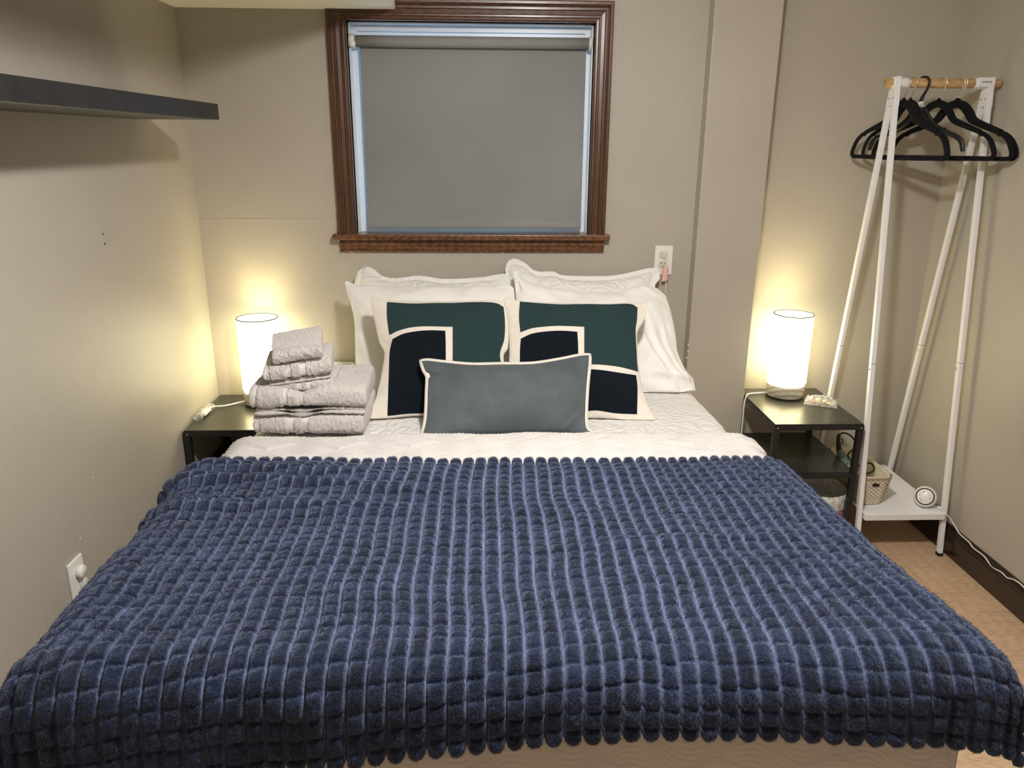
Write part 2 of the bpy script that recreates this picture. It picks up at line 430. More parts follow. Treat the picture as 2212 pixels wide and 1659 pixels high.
hole(604, 388, .0015, 'B'); hole(549, 211, .0012, 'B', 'white_plastic', 'paint_chip')
for q in ((1487, 744), (1486, 759), (1484, 773)): hole(*q, .0035, 'P', 'white_plastic', 'paint_chip')
for q, r in (((731, 515), .010), ((727, 508), .006), ((1085, 545), .006), ((760, 545), .005), ((1040, 545), .004)): hole(*q, r, 'B', 'white_plastic', 'paint_chip')

# baseboard along the right wall: tall moulded profile
bp = [(XR+.002, 0), (XR-.016, 0), (XR-.016, .082), (XR-.013, .088), (XR-.0135, .094), (XR-.010, .104), (XR-.006, .110), (XR-.005, .116), (XR+.002, .118)]
prism('baseboard_right', bp, 1, YF, YA, 'baseboard', kind='structure')

# ------------------------------------------------------------------ window
win = empty('window_1', (-.03, YB, WZ0), kind='structure')
CWL, CWR, CWT, ZT = .070, .066, .072, 2.034
XO0, XO1 = WX0-CWL, WX1+CWR
prof = [(0, 0), (0, .020), (.004, .024), (.012, .024), (.016, .019), (.020, .017), (.023, .021), (.030, .021), (.033, .016), (.046, .014), (.049, .018), (.054, .018), (.057, .013), (.064, .012), (.067, .015), (.070, .013), (.070, 0)]
def P_(w, k): return [(q*k/.070, d) for q, d in prof]
# left leg (cut off by the soffit), right leg, head (its left end ripped under the soffit)
pl = P_(0, CWL)
prism('casing_side', [(XO0+w, YB-d) for w, d in pl], 2, 1.206, [min(ZT-w*CWT/CWL, ZS-.001) for w, d in pl], 'casing_v', win)
pr_ = P_(0, CWR)
prism('casing_side', [(XO1-w, YB-d) for w, d in pr_], 2, 1.206, [ZT-w*CWT/CWR-.0004 for w, d in pr_], 'casing_v', win)
pt = P_(0, CWT)
prism('casing_head', [(YB-d, ZT-w) for w, d in pt], 0, XS+.001, [XO1-w*CWR/CWT-.0004 for w, d in pt], 'casing_h', win)
wc = ZT-ZS+.001
pt2 = [(wc, 0), (wc, .0165)] + [(w, d) for w, d in pt if w > wc]
prism('casing_head', [(YB-d, ZT-w) for w, d in pt2], 0, [XO0+w*CWL/CWT+.0004 for w, d in pt2], XS+.001, 'casing_h', win)
box('sill', (-.572, YB-.045, 1.184), (.500, YB+.062, 1.206), 'apron', win, bev=.004)
prism('apron', [(YB, 1.184), (YB-.018, 1.184), (YB-.018, 1.160), (YB-.013, 1.156), (YB-.013, 1.146), (YB-.017, 1.142), (YB-.015, 1.137), (YB, 1.137)], 0, -.549, .482, 'apron', win)
# wooden jambs then the white vinyl unit
for n_, lo, hi in (('jamb', (WX0-.02, YB-.004, WZ0), (WX0, YB+.03, WZ1)), ('jamb', (WX1, YB-.004, WZ0), (WX1+.02, YB+.03, WZ1)),
                   ('jamb', (WX0-.02, YB-.004, WZ1), (WX1+.02, YB+.03, WZ1+.02))):
    box(n_, lo, hi, 'casing_v', win)
for lo, hi in (((WX0-.004, YB+.03, WZ0), (WX0+.004, YB+.12, WZ1)), ((WX1-.004, YB+.03, WZ0), (WX1+.004, YB+.12, WZ1)), ((WX0, YB+.03, WZ1-.004), (WX1, YB+.12, WZ1+.004))):
    box('vinyl_reveal', lo, hi, 'vinyl', win)
def ring(name, x0, x1, z0, z1, w, y0, y1, mat, parent):
    return boxes(name, [((x0, y0, z0), (x0+w, y1, z1)), ((x1-w, y0, z0), (x1, y1, z1)), ((x0+w, y0, z1-w), (x1-w, y1, z1)), ((x0+w, y0, z0), (x1-w, y1, z0+w))], mat, parent)
ring('vinyl_frame', WX0+.004, WX1-.004, WZ0, WZ1-.004, .020, YB+.085, YB+.13, 'vinyl', win)
ring('sash', WX0+.024, WX1-.024, WZ0+.02, WZ1-.024, .020, YB+.10, YB+.125, 'vinyl', win)
box('pane', (WX0+.044, YB+.112, WZ0+.04), (WX1-.044, YB+.116, WZ1-.044), 'glass', win)

# roller blind
rb = empty('roller_blind', (-.03, YB+.035, 1.21), label='grey blackout roller blind pulled down inside the wooden window frame', cat='blind')
RY, RZ, RR = YB+.040, 1.898, .0205
bx0, bx1 = -.458, .402
a = np.linspace(0, 2*PI, 28, endpoint=False)
gmesh('roller', np.array([[(x, RY+RR*math.cos(t), RZ+RR*math.sin(t)) for t in a] for x in np.linspace(bx0, bx1, 6)]), 'blind', rb, closed_u=True, caps=True)
zz = np.linspace(RZ, 1.222, 60); xx = np.linspace(bx0+.012, bx1-.006, 50); X_, Z_ = np.meshgrid(xx, zz)
t_ = (RZ-Z_)/(RZ-1.222)
Y_ = RY+RR-.003 - .004*t_ + .0022*vn(X_*4, Z_*3, 5)*t_ + .0016*vn(X_*9, Z_*1.5, 8)*t_
Fr = np.stack([X_, Y_, Z_], -1); Bk = Fr + np.array([0, .0009, 0])
gmesh('fabric', np.concatenate([Fr, Bk[::-1]]), 'blind', rb, closed_v=True)
hb_ = [(Y_[-1, 0]-.004, 1.2445), (Y_[-1, 0]-.0055, 1.236), (Y_[-1, 0]-.0055, 1.226), (Y_[-1, 0]-.003, 1.2205), (Y_[-1, 0]+.003, 1.2205), (Y_[-1, 0]+.003, 1.2445)]
prism('hem_bar', hb_, 0, bx0+.012, bx1-.006, 'blind', rb)
for x0, x1 in ((WX0+.001, bx0), (bx1, WX1-.001)):
    lathe('bracket', [(0, x0), (.024, x0), (.0255, x0+.003), (.0255, x1-.004), (.018, x1-.001), (0, x1-.001)], (0, RY, RZ), 'white_plastic', rb, axis=(1, 0, 0))
lathe('end_plug', [(0, WX0+.001), (.012, WX0+.001), (.012, bx0+.002), (0, bx0+.002)], (0, RY-.016, RZ-.012), 'clear_plastic', rb, axis=(1, 0, 0), n=20)

# ------------------------------------------------------------------ ceiling light of the room (above the picture's top edge)
cl = empty('ceiling_light', (CEIL_POS[0], CEIL_POS[1], ZC), label='round flush ceiling light above the bed', cat='ceiling light')
lathe('base', [(0, ZC), (.13, ZC), (.13, ZC-.02), (.12, ZC-.03), (0, ZC-.03)], (CEIL_POS[0], CEIL_POS[1], 0), 'white_metal', cl)
lathe('diffuser', [(.118, ZC-.03), (.112, ZC-.055), (.09, ZC-.072), (.05, ZC-.082), (0, ZC-.084)], (CEIL_POS[0], CEIL_POS[1], 0), 'glow_disc', cl)
ld = bpy.data.lights.new('ceiling_bulb', 'AREA'); ld.shape = 'DISK'; ld.size = .20; ld.energy = CEIL_POWER; ld.color = CEIL_COL
lo_ = bpy.data.objects.new('ceiling_bulb', ld); COL.objects.link(lo_); lo_.location = CEIL_POS; lo_.parent = cl; lo_.matrix_parent_inverse = PINV(cl)
ld.spread = PI
lg_ = bpy.data.lights.new('ceiling_dome_glow', 'POINT'); lg_.energy = CEIL_SIDE; lg_.color = CEIL_COL; lg_.shadow_soft_size = .045
lo_ = bpy.data.objects.new('ceiling_dome_glow', lg_); COL.objects.link(lo_); lo_.location = (CEIL_POS[0], CEIL_POS[1], 2.160); lo_.parent = cl; lo_.matrix_parent_inverse = PINV(cl)

# ------------------------------------------------------------------ wall shelf
ws = empty('wall_shelf', (XL, 1.64, 1.61), label='long black floating shelf on the left wall', cat='shelf')
box('board', (XL+.001, .70, 1.609), (-.822, 2.592, 1.656), 'black_shelf', ws, bev=.0012, seg=1)

# ------------------------------------------------------------------ wall outlets
def duplex(parent, x, z, y):
    for s in (-1, 1):
        zc = z + s*.0195
        a = np.linspace(0, 2*PI, 32, endpoint=False)
        V = [(x+np.clip(.0172*math.cos(t)*1.06, -.017, .017), y-.0035, zc+np.clip(.0172*math.sin(t), -.0135, .0135)) for t in a]
        V += [(p[0], y, p[2]) for p in V]
        r = mesh('receptacle', V, [tuple(range(31, -1, -1))] + [(i, (i+1) % 32, 32+(i+1) % 32, 32+i) for i in range(32)], 'ivory', parent, False)
        if s < 0:
            for dx, w, h in ((-.0065, .0022, .008), (.0065, .0022, .0065)):
                box('slot', (x+dx-w/2, y-.0042, zc+.001), (x+dx+w/2, y-.003, zc+.001+h), 'dark', r)
            lathe('slot', [(0, .0042), (.0024, .0042), (.0024, .003), (0, .003)], (x, y, zc-.0065), 'dark', r, n=14, axis=(0, -1, 0))
po = on(1432.5, 562, 1, YB)
ob = empty('wall_outlet', (po[0], YB, po[2]), label='white duplex outlet plate on the back wall right of the pillows', cat='outlet')
box('cover_plate', (po[0]-.0355, YB-.006, po[2]-.058), (po[0]+.0355, YB-.0003, po[2]+.058), 'white_plastic', ob, bev=.002)
duplex(ob, po[0]-.002, po[2]+.004, YB-.006)
# clear plug in the upper socket with a cord wrapped in pink striped tape
pc = empty('plug_cord', (po[0], YB-.02, po[2]), label='clear plug and cord wrapped in pink striped tape at the back wall outlet', cat='cord')
box('plug', (po[0]-.013, YB-.026, po[2]+.012), (po[0]+.012, YB-.0098, po[2]+.034), 'film', pc, bev=.005)
xq, yq, zq = po[0]+.006, YB-.024, po[2]
tube('cord', [(xq-.002, yq, zq+.016), (xq+.003, yq-.004, zq-.005), (xq+.004, yq-.004, zq-.05), (xq+.006, yq, zq-.10), (xq+.008, yq+.004, zq-.17), (xq+.008, yq+.004, zq-.36)], .0042, 'film', pc, n=50)
M['pink_stripe'] = plain('pink_tape', (.78, .46, .42), .6)
rowsP = []
for i in range(62):
    z = zq-.026 - .052*i/61; rr = .0115 + .0009*math.sin(i*PI*.62)
    rowsP.append([(xq-.001+rr*1.05*math.cos(t), yq-.004+.55*rr*math.sin(t), z+.003*math.cos(t)) for t in np.linspace(0, 2*PI, 16, endpoint=False)])
gmesh('tape_wrap', np.array(rowsP), 'pink_stripe', pc, closed_u=True, caps=True)
# outlet on the left wall, partly behind the blanket
p0 = on(146, 1228, 0, XL+.006); p1 = on(178, 1204, 0, XL+.006)
lyc, lzc = 1.842, .430
ol = empty('wall_outlet', (XL, lyc, lzc), label='white outlet plate low on the left wall beside the blue blanket', cat='outlet')
box('cover_plate', (XL+.0003, lyc-.036, lzc-.058), (XL+.007, lyc+.036, lzc+.058), 'white_plastic', ol, bev=.002)
lathe('socket_cover', [(0, .022), (.0165, .022), (.0175, .020), (.0175, .012), (.014, .007), (0, .007)], (XL, lyc+.004, lzc+.020), 'white_plastic', ol, axis=(1, 0, 0), n=32)
box('pull_tab', (XL+.010, lyc-.004, lzc-.006), (XL+.0125, lyc+.006, lzc+.006), 'white_plastic', ol, bev=.001)
box('plug', (XL+.007, lyc-.002, lzc-.036), (XL+.020, lyc+.026, lzc-.010), 'film', ol, bev=.004)

# ================================================================== BED
ZB = 0.69
BX0, BX1, BY0, BY1 = -.723, .797, 1.115, 3.03
bed = empty('bed', (.037, 2.05, 0), label='queen bed with its mattress on a base under white covers', cat='bed')
def rslab(name, x0, x1, y0, y1, z0, z1, mat, parent, bev): return box(name, (x0, y0, z0), (x1, y1, z1), mat, parent, bev=bev, seg=4)
rslab('box_base', BX0+.02, BX1-.02, BY0+.03, BY1, .16, .39, 'sheet', bed, .02)
rslab('mattress', BX0+.014, BX1-.014, BY0+.022, BY1, .392, ZB-.012, 'sheet', bed, .05)
for lx in (BX0+.1, BX1-.1):
    for ly in (BY0+.15, BY1-.12): lathe('leg', [(0, 0), (.025, 0), (.03, .16), (0, .16)], (lx, ly, 0), 'black_plastic', bed, n=20)

def drape(X, Y, ex0, ex1, ef, ztop, r, lean=.10, eb=None):
    """flat cloth coordinates -> points over a bed top [ex0,ex1] x [ef,..] with rounded edges"""
    def fold(d):
        d = np.maximum(d, 0); q = r*PI/2
        out = np.where(d < q, r*np.sin(np.minimum(d, q)/r), r + (d-q)*lean)
        dn = np.where(d < q, r*(1-np.cos(np.minimum(d, q)/r)), r + (d-q)*math.sqrt(1-lean*lean))
        return out, dn
    oL, dL = fold(ex0-X); oR, dR = fold(X-ex1); oF, dF = fold(ef-Y)
    dS = dL + dR
    dn = (dS**1.6 + dF**1.6)**(1/1.6)
    return np.stack([np.clip(X, ex0, ex1) - oL + oR, np.maximum(Y, ef) - oF, ztop - dn], -1)
def normals(P):
    du = np.gradient(P, axis=1); dv = np.gradient(P, axis=0)
    n = np.cross(du, dv); n /= np.linalg.norm(n, axis=-1)[..., None] + 1e-12
    return n
# thin quilted coverlet over the whole mattress, hanging at the sides and foot
nx, ny = 330, 330
Xf = np.linspace(BX0-.34, BX1+.34, nx); Yf = np.linspace(3.032, BY0-.40, ny); X_, Y_ = np.meshgrid(Xf, Yf)
# the mattress head is a little narrower than where the quilt lies
nar = np.clip((Y_-2.15)/.8, 0, 1)
Pq = drape(X_, Y_, BX0+.055, BX1-.055, BY0+.055, ZB, .055, .03)
Pq[..., 0] += np.where(X_ > .04, -.022*nar, .010*nar)
nq = normals(Pq); nq *= np.sign(nq[3, nx//2, 2])
Pq = Pq + nq*(.0015*fbm(X_*38, Y_*38, 3, 2) + .004*vn(X_*5, Y_*5, 9))[..., None]*np.clip((ZB+.02-Pq[..., 2:3])*0+1, 0, 1)
Pq[..., 2] = np.maximum(Pq[..., 2], .10)
gmesh('bed_coverlet', Pq, 'coverlet', flip=True, label='thin white stitched coverlet over the mattress, under the pillows', cat='bedspread')

# thicker white matelasse quilt folded over the lower part of the bed
YQ = 2.178
nx, ny = 620, 560
Xf = np.linspace(BX0-.30, BX1+.30, nx); Yf = np.linspace(YQ, BY0-.36, ny); X_, Y_ = np.meshgrid(Xf, Yf)
edge = .010*np.sin((X_+.4)*4.0) + .006*vn(X_*6, 0*X_, 4)
Ye = Y_ + edge*np.exp(-(YQ-Y_)/.05)
Pq = drape(X_, Ye, BX0+.035, BX1-.028, BY0+.035, ZB+.006, .062, .06)
nq = normals(Pq); nq *= np.sign(nq[3, nx//2, 2])
th = .011*np.sqrt(np.clip(1-(1-np.clip((YQ-Y_)/.016, 0, 1))**2, 0, 1))
# wave pattern: ogee bands of cords around plain lozenges
u = X_/.205; v = (Y_-YQ)/.150
row = np.floor(v); uu = u + .5*(row % 2); fx = uu-np.floor(uu)-.5; fy = v-row-.5
lz = np.abs(fx)*1.55 + np.abs(fy)*1.9
loz = np.clip((.62-lz)/.12, 0, 1)
wav = np.sin(2*PI*uu)*.030
cords = np.sin((Y_+wav*.9+X_*.05)/.0125*2*PI)
beads = np.sin((X_ + Y_*.5)/.0115*2*PI)
pat = (1-loz)*(.0021*cords*(.62+.38*beads)) + loz*(.0046 + .0008*np.sin((Y_+.25*(fx**2))/.010*2*PI))
pat = pat*np.where(Y_ > BY0+.05, 1.5, .3)
Pq = Pq + nq*(th + pat + .0028*vn(X_*7, Y_*7, 21) + .0018*vn(X_*16, Y_*16, 22))[..., None]
Pq[..., 2] = np.maximum(Pq[..., 2], .13)
gmesh('folded_quilt', Pq, 'quilt', flip=True, label='thick white wave-stitched quilt showing between the grey cushion and blue blanket', cat='quilt')

# ------------------------------------------------------------------ navy ribbed faux-fur blanket
CW, CR = .0333, .0338
ncol, nrow = 54, 29
su, sv = 13, 12
L0 = 1.928
nx = ncol*su+1; ny = nrow*sv+1
a_ = np.linspace(0, ncol, nx); b_ = np.linspace(0, nrow, ny); A, B = np.meshgrid(a_, b_)
fa = np.abs(2*(A-np.floor(np.minimum(A, ncol-1e-6)))-1)
colid = np.floor(np.minimum(A, ncol-1e-6))
jit = .14*vn(colid*1.7, B*.35, 40) + .10*vn(A*.33, B*.4, 41)
Bj = B + jit; fb = np.abs(2*(Bj-np.floor(Bj))-1)
hem0 = np.clip(B*CR/.016, 0, 1); hem1 = np.clip((nrow-B)*CR/.016, 0, 1)
hemS = np.clip(np.minimum(A, ncol-A)*CW/.010, 0, 1)
hc = np.clip(1-fa**4.0, 0, 1)**.60
hr = np.clip(1-fb**4.5, 0, 1)**.55
cellr = .12*vn(colid*3.1+.5, np.floor(Bj)*2.7+.5, 44)
hgt = .0178*hc*(.48+.52*hr+cellr*hr)
hgt = hgt*np.sqrt(np.clip(1-(1-hem0)**2, 0, 1))*np.sqrt(np.clip(1-(1-hem1)**2, 0, 1))*np.sqrt(np.clip(1-(1-hemS)**2, 0, 1))
Xb = (A-ncol/2)*CW + .0375
Lb = B*CR
sc0 = .019*fa**2.2
Lb = Lb + sc0*np.exp(-Lb/.014) - sc0*np.exp(-np.maximum(nrow*CR-Lb, 0)/.014)
Yb_ = L0 - Lb
# hang of the foot hem: lower towards the corners, longest at the left
hang = -.010 + .050*np.clip((Xb-.50)/.35, 0, 1)**1.3 + .045*np.clip((.30-Xb)/.6, 0, 1)**1.2 + .05*np.clip((-.35-Xb)/.4, 0, 1)
Yb_ = Yb_ - hang*np.clip(B/nrow, 0, 1)**2
Xb = Xb + .007*vn(A*.05+3, B*.12, 50) + .004*vn(A*.16, B*.28, 51)
Yb_ = Yb_ + .010*vn(A*.12, B*.10, 52)*np.clip(B/4, .25, 1)
ZBK = ZB + .030
Pb = drape(Xb, Yb_, BX0+.016, BX1+.008, BY0+.030, ZBK, .086, .14)
Pb[..., 0] += .032*np.clip((1.30-Pb[..., 1])/.2, 0, 1)*np.clip((Pb[..., 0]-.45)/.35, 0, 1)
Pb[..., 0] -= .042*np.clip((Pb[..., 1]-1.15)/.75, 0, 1)*np.clip((Pb[..., 0]-.45)/.35, 0, 1)
nb = normals(Pb); nb *= np.sign(nb[ny//4, nx//2, 2])
# soft undulations and a few creases lying across the head-left corner
und = .0085*vn(Xb*4.2, Yb_*4.2, 60) + .0075*vn(Xb*9, Yb_*11, 61)
lf = np.clip((.05-Xb)/.55, 0, 1)
for k, (yo, am) in enumerate(((1.880, .012), (1.805, .018), (1.66, .012))):
    d = Yb_ + .16*(Xb+.75)*(1 if k < 2 else .4) - yo - .10*0
    und = und + am*lf*np.exp(-(d/.022)**2)
cr = np.exp(-((Xb+.60+.30*(Yb_-1.15))/.030)**2)*np.clip((1.45-Yb_)/.25, 0, 1)
und = np.maximum(und - .012*cr, -.006)*np.where(Yb_ < BY0+.06, .5, 1)
cr2 = np.exp(-((Yb_-1.42-.10*Xb)/.020)**2)*np.clip((Xb-.05)/.2, 0, 1)*np.clip((.75-Xb)/.2, 0, 1)
und = und + .007*cr2
fuzz = .0011*fbm(Xb*130, Yb_*130, 70, 2)*hc
Pb = Pb + nb*(hgt + und*np.clip(hem0, .3, 1) + fuzz)[..., None]
groove = .75*np.clip((fa-.77)/.21, 0, 1)**1.3 + .30*np.clip((fb-.86)/.12, 0, 1)*(1-np.clip((fa-.8)/.2, 0, 1))
blk = gmesh('ribbed_blanket', Pb, 'fur', flip=True, attr={'groove': groove}, label='navy blue ribbed faux-fur throw blanket spread across the foot of the bed', cat='blanket')

# its pile: short blades of fur lying this way and that
rng = np.random.default_rng(5); NF = 420000
gi = rng.uniform(1, ny-2, NF); gj = rng.uniform(1, nx-2, NF)
i0 = gi.astype(int); j0 = gj.astype(int); fi = (gi-i0)[:, None]; fj = (gj-j0)[:, None]
def bil(Q): return (Q[i0, j0]*(1-fj)+Q[i0, j0+1]*fj)*(1-fi) + (Q[i0+1, j0]*(1-fj)+Q[i0+1, j0+1]*fj)*fi
root = bil(Pb); nf_ = normals(Pb); nf_ *= np.sign(nf_[ny//4, nx//2, 2]); nn = bil(nf_)
gv = bil(groove[..., None])[:, 0]; kp = (gv < .22) | (rng.uniform(size=NF) < .12)
root, nn, gv, i0, j0, fi, fj = (q[kp] for q in (root, nn, gv, i0, j0, fi, fj)); NF = len(gv); tY = bil(np.gradient(Pb, axis=0)); tX = bil(np.gradient(Pb, axis=1))
tY /= np.linalg.norm(tY, axis=1)[:, None]+1e-9; tX /= np.linalg.norm(tX, axis=1)[:, None]+1e-9
ang = 2.2*vn(root[:, 0]*7, root[:, 1]*7, 91) + .9*rng.normal(size=NF)
lay = np.cos(ang)[:, None]*tY + np.sin(ang)[:, None]*tX
dr = nn*.62 + lay*.78; dr /= np.linalg.norm(dr, axis=1)[:, None]
ln = rng.uniform(.0030, .0058, NF)[:, None]*np.where(gv[:, None] > .35, .6, 1)
sd = np.cross(dr, nn + .4*rng.normal(size=(NF, 3))); sd /= np.linalg.norm(sd, axis=1)[:, None]+1e-9
Vf = np.stack([root-sd*.00042-nn*.0008, root+sd*.00042-nn*.0008, root+dr*ln], 1).reshape(-1, 3)
me = bpy.data.meshes.new('pile')
me.vertices.add(3*NF); me.vertices.foreach_set('co', Vf.astype(np.float32).ravel())
me.loops.add(3*NF); me.loops.foreach_set('vertex_index', np.arange(3*NF, dtype=np.int32))
me.polygons.add(NF); me.polygons.foreach_set('loop_start', np.arange(NF, dtype=np.int32)*3); me.polygons.foreach_set('loop_total', np.full(NF, 3, np.int32))
me.update(calc_edges=True)
at_ = me.attributes.new('groove', 'FLOAT', 'POINT')
gvv = np.repeat(gv[:, None]*.8 + .10*rng.normal(size=(NF, 1)), 3, 1) + np.array([[0, 0, .07]])
at_.data.foreach_set('value', gvv.astype(np.float32).ravel())
me.materials.append(M['fur'])
po_ = bpy.data.objects.new('pile', me); COL.objects.link(po_); po_.parent = blk; po_['kind'] = 'stuff'

# ================================================================== PILLOWS
def coons(top, right, bottom, left, U, V):
    n = 240
    T, R_, Bt, L_ = (spline(q, n) for q in (top, right, bottom, left))
    s = np.linspace(0, 1, n)
    def at(c, t): return np.stack([np.interp(t, s, c[:, k]) for k in range(2)], -1)
    u = U[..., None]; v = V[..., None]
    return (1-v)*at(T, U) + v*at(Bt, U) + (1-u)*at(L_, V) + u*at(R_, V) \
        - ((1-u)*(1-v)*T[0] + u*(1-v)*T[-1] + u*v*Bt[-1] + (1-u)*v*Bt[0])
class Pillow:
    """outline measured in the photo, laid on a leaning plane at its own depth, stuffed to a real thickness"""
    def __init__(s, top, right, bottom, left, y0, lean, thick, z0=ZB+.006, flange=0.0, wr=(.004, 6, 1), seed=1, ex=(2.6, .55), front=.6, fold=None, yw=0.0):
        s.c = (top, right, bottom, left); s.y0, s.z0 = y0, z0
        s.al = math.radians(lean); s.t = thick; s.fl = flange; s.wr = wr; s.sd = seed; s.ex = ex; s.fr = front; s.fold = fold
        s.n = np.array([math.sin(yw)*math.cos(s.al), -math.cos(yw)*math.cos(s.al), math.sin(s.al)])
    def mid(s, U, V):
        p = coons(*s.c, U, V)
        d = FW + RT*((p[..., :1]-W/2)/F) - UP*((p[..., 1:]-H/2)/F)
        o = np.array([0.0375, s.y0, s.z0])
        t = ((o-CO) @ s.n)/(d @ s.n)
        return CO + d*t[..., None]
    def thick(s, U, V):
        f = s.fl
        a = np.clip(np.abs(2*U-1)/(1-f), 0, 1); b = np.clip(np.abs(2*V-1)/(1-f), 0, 1)
        return np.clip((1-a**s.ex[0])*(1-b**s.ex[0]), 0, 1)**s.ex[1]
    def surf(s, U, V, side=1):
        T = s.thick(U, V); am, fr, st = s.wr
        w = am*(fbm(U*fr*st, V*fr, s.sd, 3))*np.clip(T*2.2, 0, 1)
        # gathers radiating from the seams
        e = np.minimum(np.minimum(U, 1-U), np.minimum(V, 1-V))
        w = w + am*.9*vn(U*13*(np.abs(V-.5) > np.abs(U-.5)) + V*13*(np.abs(V-.5) <= np.abs(U-.5)), e*6, s.sd+5)*np.exp(-e/.10)*np.clip(e/.02, 0, 1)
        if s.fold is not None and side > 0: w = w + s.fold(U, V)
        k = s.fr if side > 0 else -(1-s.fr)
        P = s.mid(U, V) + s.n*((.003 if side > 0 else -.003) + k*s.t*T + (w if side > 0 else -w*.5))[..., None]
        P[..., 2] = np.maximum(P[..., 2], s.z0 - .002 + .002*T)
        P[..., 1] = np.minimum(P[..., 1], YB-.004)
        return P
    def uv_of(s, px):
        """surface parameters of the front face seen at photo pixels px"""
        px = np.asarray(px, float); U = np.full(px.shape[:-1], .5); V = U.copy()
        for _ in range(40):
            f0 = proj(s.surf(U, V)); h = 1e-3
            fu = (proj(s.surf(U+h, V))-f0)/h; fv = (proj(s.surf(U, V+h))-f0)/h
            r = px-f0; det = fu[..., 0]*fv[..., 1]-fu[..., 1]*fv[..., 0]
            du = (r[..., 0]*fv[..., 1]-r[..., 1]*fv[..., 0])/det; dv = (fu[..., 0]*r[..., 1]-fu[..., 1]*r[..., 0])/det
            U = np.clip(U+.5*np.clip(du, -.1, .1), .012, .988); V = np.clip(V+.5*np.clip(dv, -.1, .1), .012, .988)
        return U, V
    def build(s, name, mat, n=(90, 80), parent=None, **k):
        u = .5-.5*np.cos(np.linspace(0, PI, n[0]))*.999; v = .5-.5*np.cos(np.linspace(0, PI, n[1]))*.999
        u = .6*u + .4*np.linspace(0, 1, n[0]); v = .6*v + .4*np.linspace(0, 1, n[1])
        u[0] = v[0] = 0; u[-1] = v[-1] = 1
        U, V = np.meshgrid(u, v); Fr = s.surf(U, V); Bk = s.surf(U, V, -1)
        nv, nu = U.shape
        idx = np.arange(nv*nu).reshape(nv, nu)
        Vt = np.concatenate([Fr.reshape(-1, 3), Bk.reshape(-1, 3)])
        f1 = np.stack([idx[:-1, :-1], idx[1:, :-1], idx[1:, 1:], idx[:-1, 1:]], -1).reshape(-1, 4)
        f2 = f1[:, ::-1] + nv*nu
        bd = np.concatenate([idx[0, :-1], idx[:-1, -1], idx[-1, :0:-1], idx[:0:-1, 0]])
        nb2 = np.roll(bd, -1)
        f3 = np.stack([bd, nb2, nb2+nv*nu, bd+nv*nu], -1)
        return mesh(name, Vt, np.concatenate([f1, f2, f3]), mat, parent, True, **k)
    def edge_strip(s, name, mat, w, parent, t=.003, n=260):
        """flat binding that follows the seam"""
        per = np.linspace(0, 4, n, endpoint=False); U = np.empty(n); V = np.empty(n)
        for i, q in enumerate(per):
            f = q-int(q); U[i], V[i] = ((f, 0), (1, f), (1-f, 1), (0, 1-f))[int(q)]
        P0 = s.mid(U, V)
        cen = P0.mean(0); T = np.roll(P0, -1, 0)-np.roll(P0, 1, 0)
        o = np.cross(T, s.n); o /= np.linalg.norm(o, axis=1)[:, None]+1e-9
        o *= np.sign(((P0-cen)*o).sum(1))[:, None]
        for _ in range(6): o = (np.roll(o, 1, 0)+o+np.roll(o, -1, 0)); o /= np.linalg.norm(o, axis=1)[:, None]
        A_ = P0-o*.006+s.n*t; B_ = P0+o*w+s.n*t*.6; C_ = P0+o*w-s.n*t*.6; D_ = P0-o*.006-s.n*t
        G = np.stack([A_, B_, C_, D_]); G[..., 2] = np.maximum(G[..., 2], s.z0-.002)
        return gmesh(name, G, mat, parent, closed_u=True, closed_v=True)
def panel(name, pil, patches, mat, parent, t=.0020, n=34):
    """appliqued cloth panel: px outline patches laid on the front face of a cushion"""
    Vs, Fs = [], []
    for (tp, rt, bt, lf) in patches:
        U0, V0 = np.meshgrid(np.linspace(0, 1, n), np.linspace(0, 1, n))
        px = coons(tp, rt, bt, lf, U0, V0); U, V = pil.uv_of(px)
        P = pil.surf(U, V); edge = np.minimum(np.minimum(U0, 1-U0), np.minimum(V0, 1-V0))
        P = P + pil.n*t
        b = sum(len(q) for q in Vs); idx = np.arange(n*n).reshape(n, n)+b
        Vs.append(P.reshape(-1, 3)); Fs.append(np.stack([idx[:-1, :-1], idx[1:, :-1], idx[1:, 1:], idx[:-1, 1:]], -1).reshape(-1, 4))
    return mesh(name, np.concatenate(Vs), np.concatenate(Fs), mat, parent, True)

shamL = Pillow([(772, 588), (790, 577), (806, 581), (828, 597), (858, 601), (905, 596), (960, 603), (1030, 600), (1085, 592), (1094, 592)],
               [(1094, 592), (1098, 640), (1100, 720), (1100, 790)], [(768, 800), (900, 804), (1000, 803), (1100, 790)],
               [(772, 588), (766, 615), (767, 700), (768, 800)], 2.765, 34, .105, flange=.10, wr=(.006, 5, 1.3), seed=3, front=.5)
o = shamL.build('pillow_sham', 'sham', label='white quilted pillow sham behind the left white pillow against the wall', cat='pillow', group='white quilted shams')
shamR = Pillow([(1091, 583), (1097, 566), (1112, 559), (1133, 568), (1158, 586), (1196, 587), (1216, 595), (1290, 597), (1340, 593), (1400, 580), (1418, 580), (1425, 590)],
               [(1425, 590), (1424, 604), (1414, 625), (1420, 700), (1432, 790)], [(1100, 800), (1200, 804), (1330, 803), (1432, 790)],
               [(1091, 583), (1094, 620), (1098, 700), (1100, 800)], 2.765, 34, .105, flange=.10, wr=(.006, 5, 1.3), seed=9, front=.5)
o = shamR.build('pillow_sham', 'sham', label='white quilted pillow sham behind the right white pillow, corner near the outlet', cat='pillow', group='white quilted shams')
def foldL(U, V):
    d = (V-.25-1.1*U)
    return .006*np.exp(-(d/.05)**2)*np.exp(-U/.16) + .005*np.exp(-((V-.5-.9*U)/.05)**2)*np.exp(-U/.14)
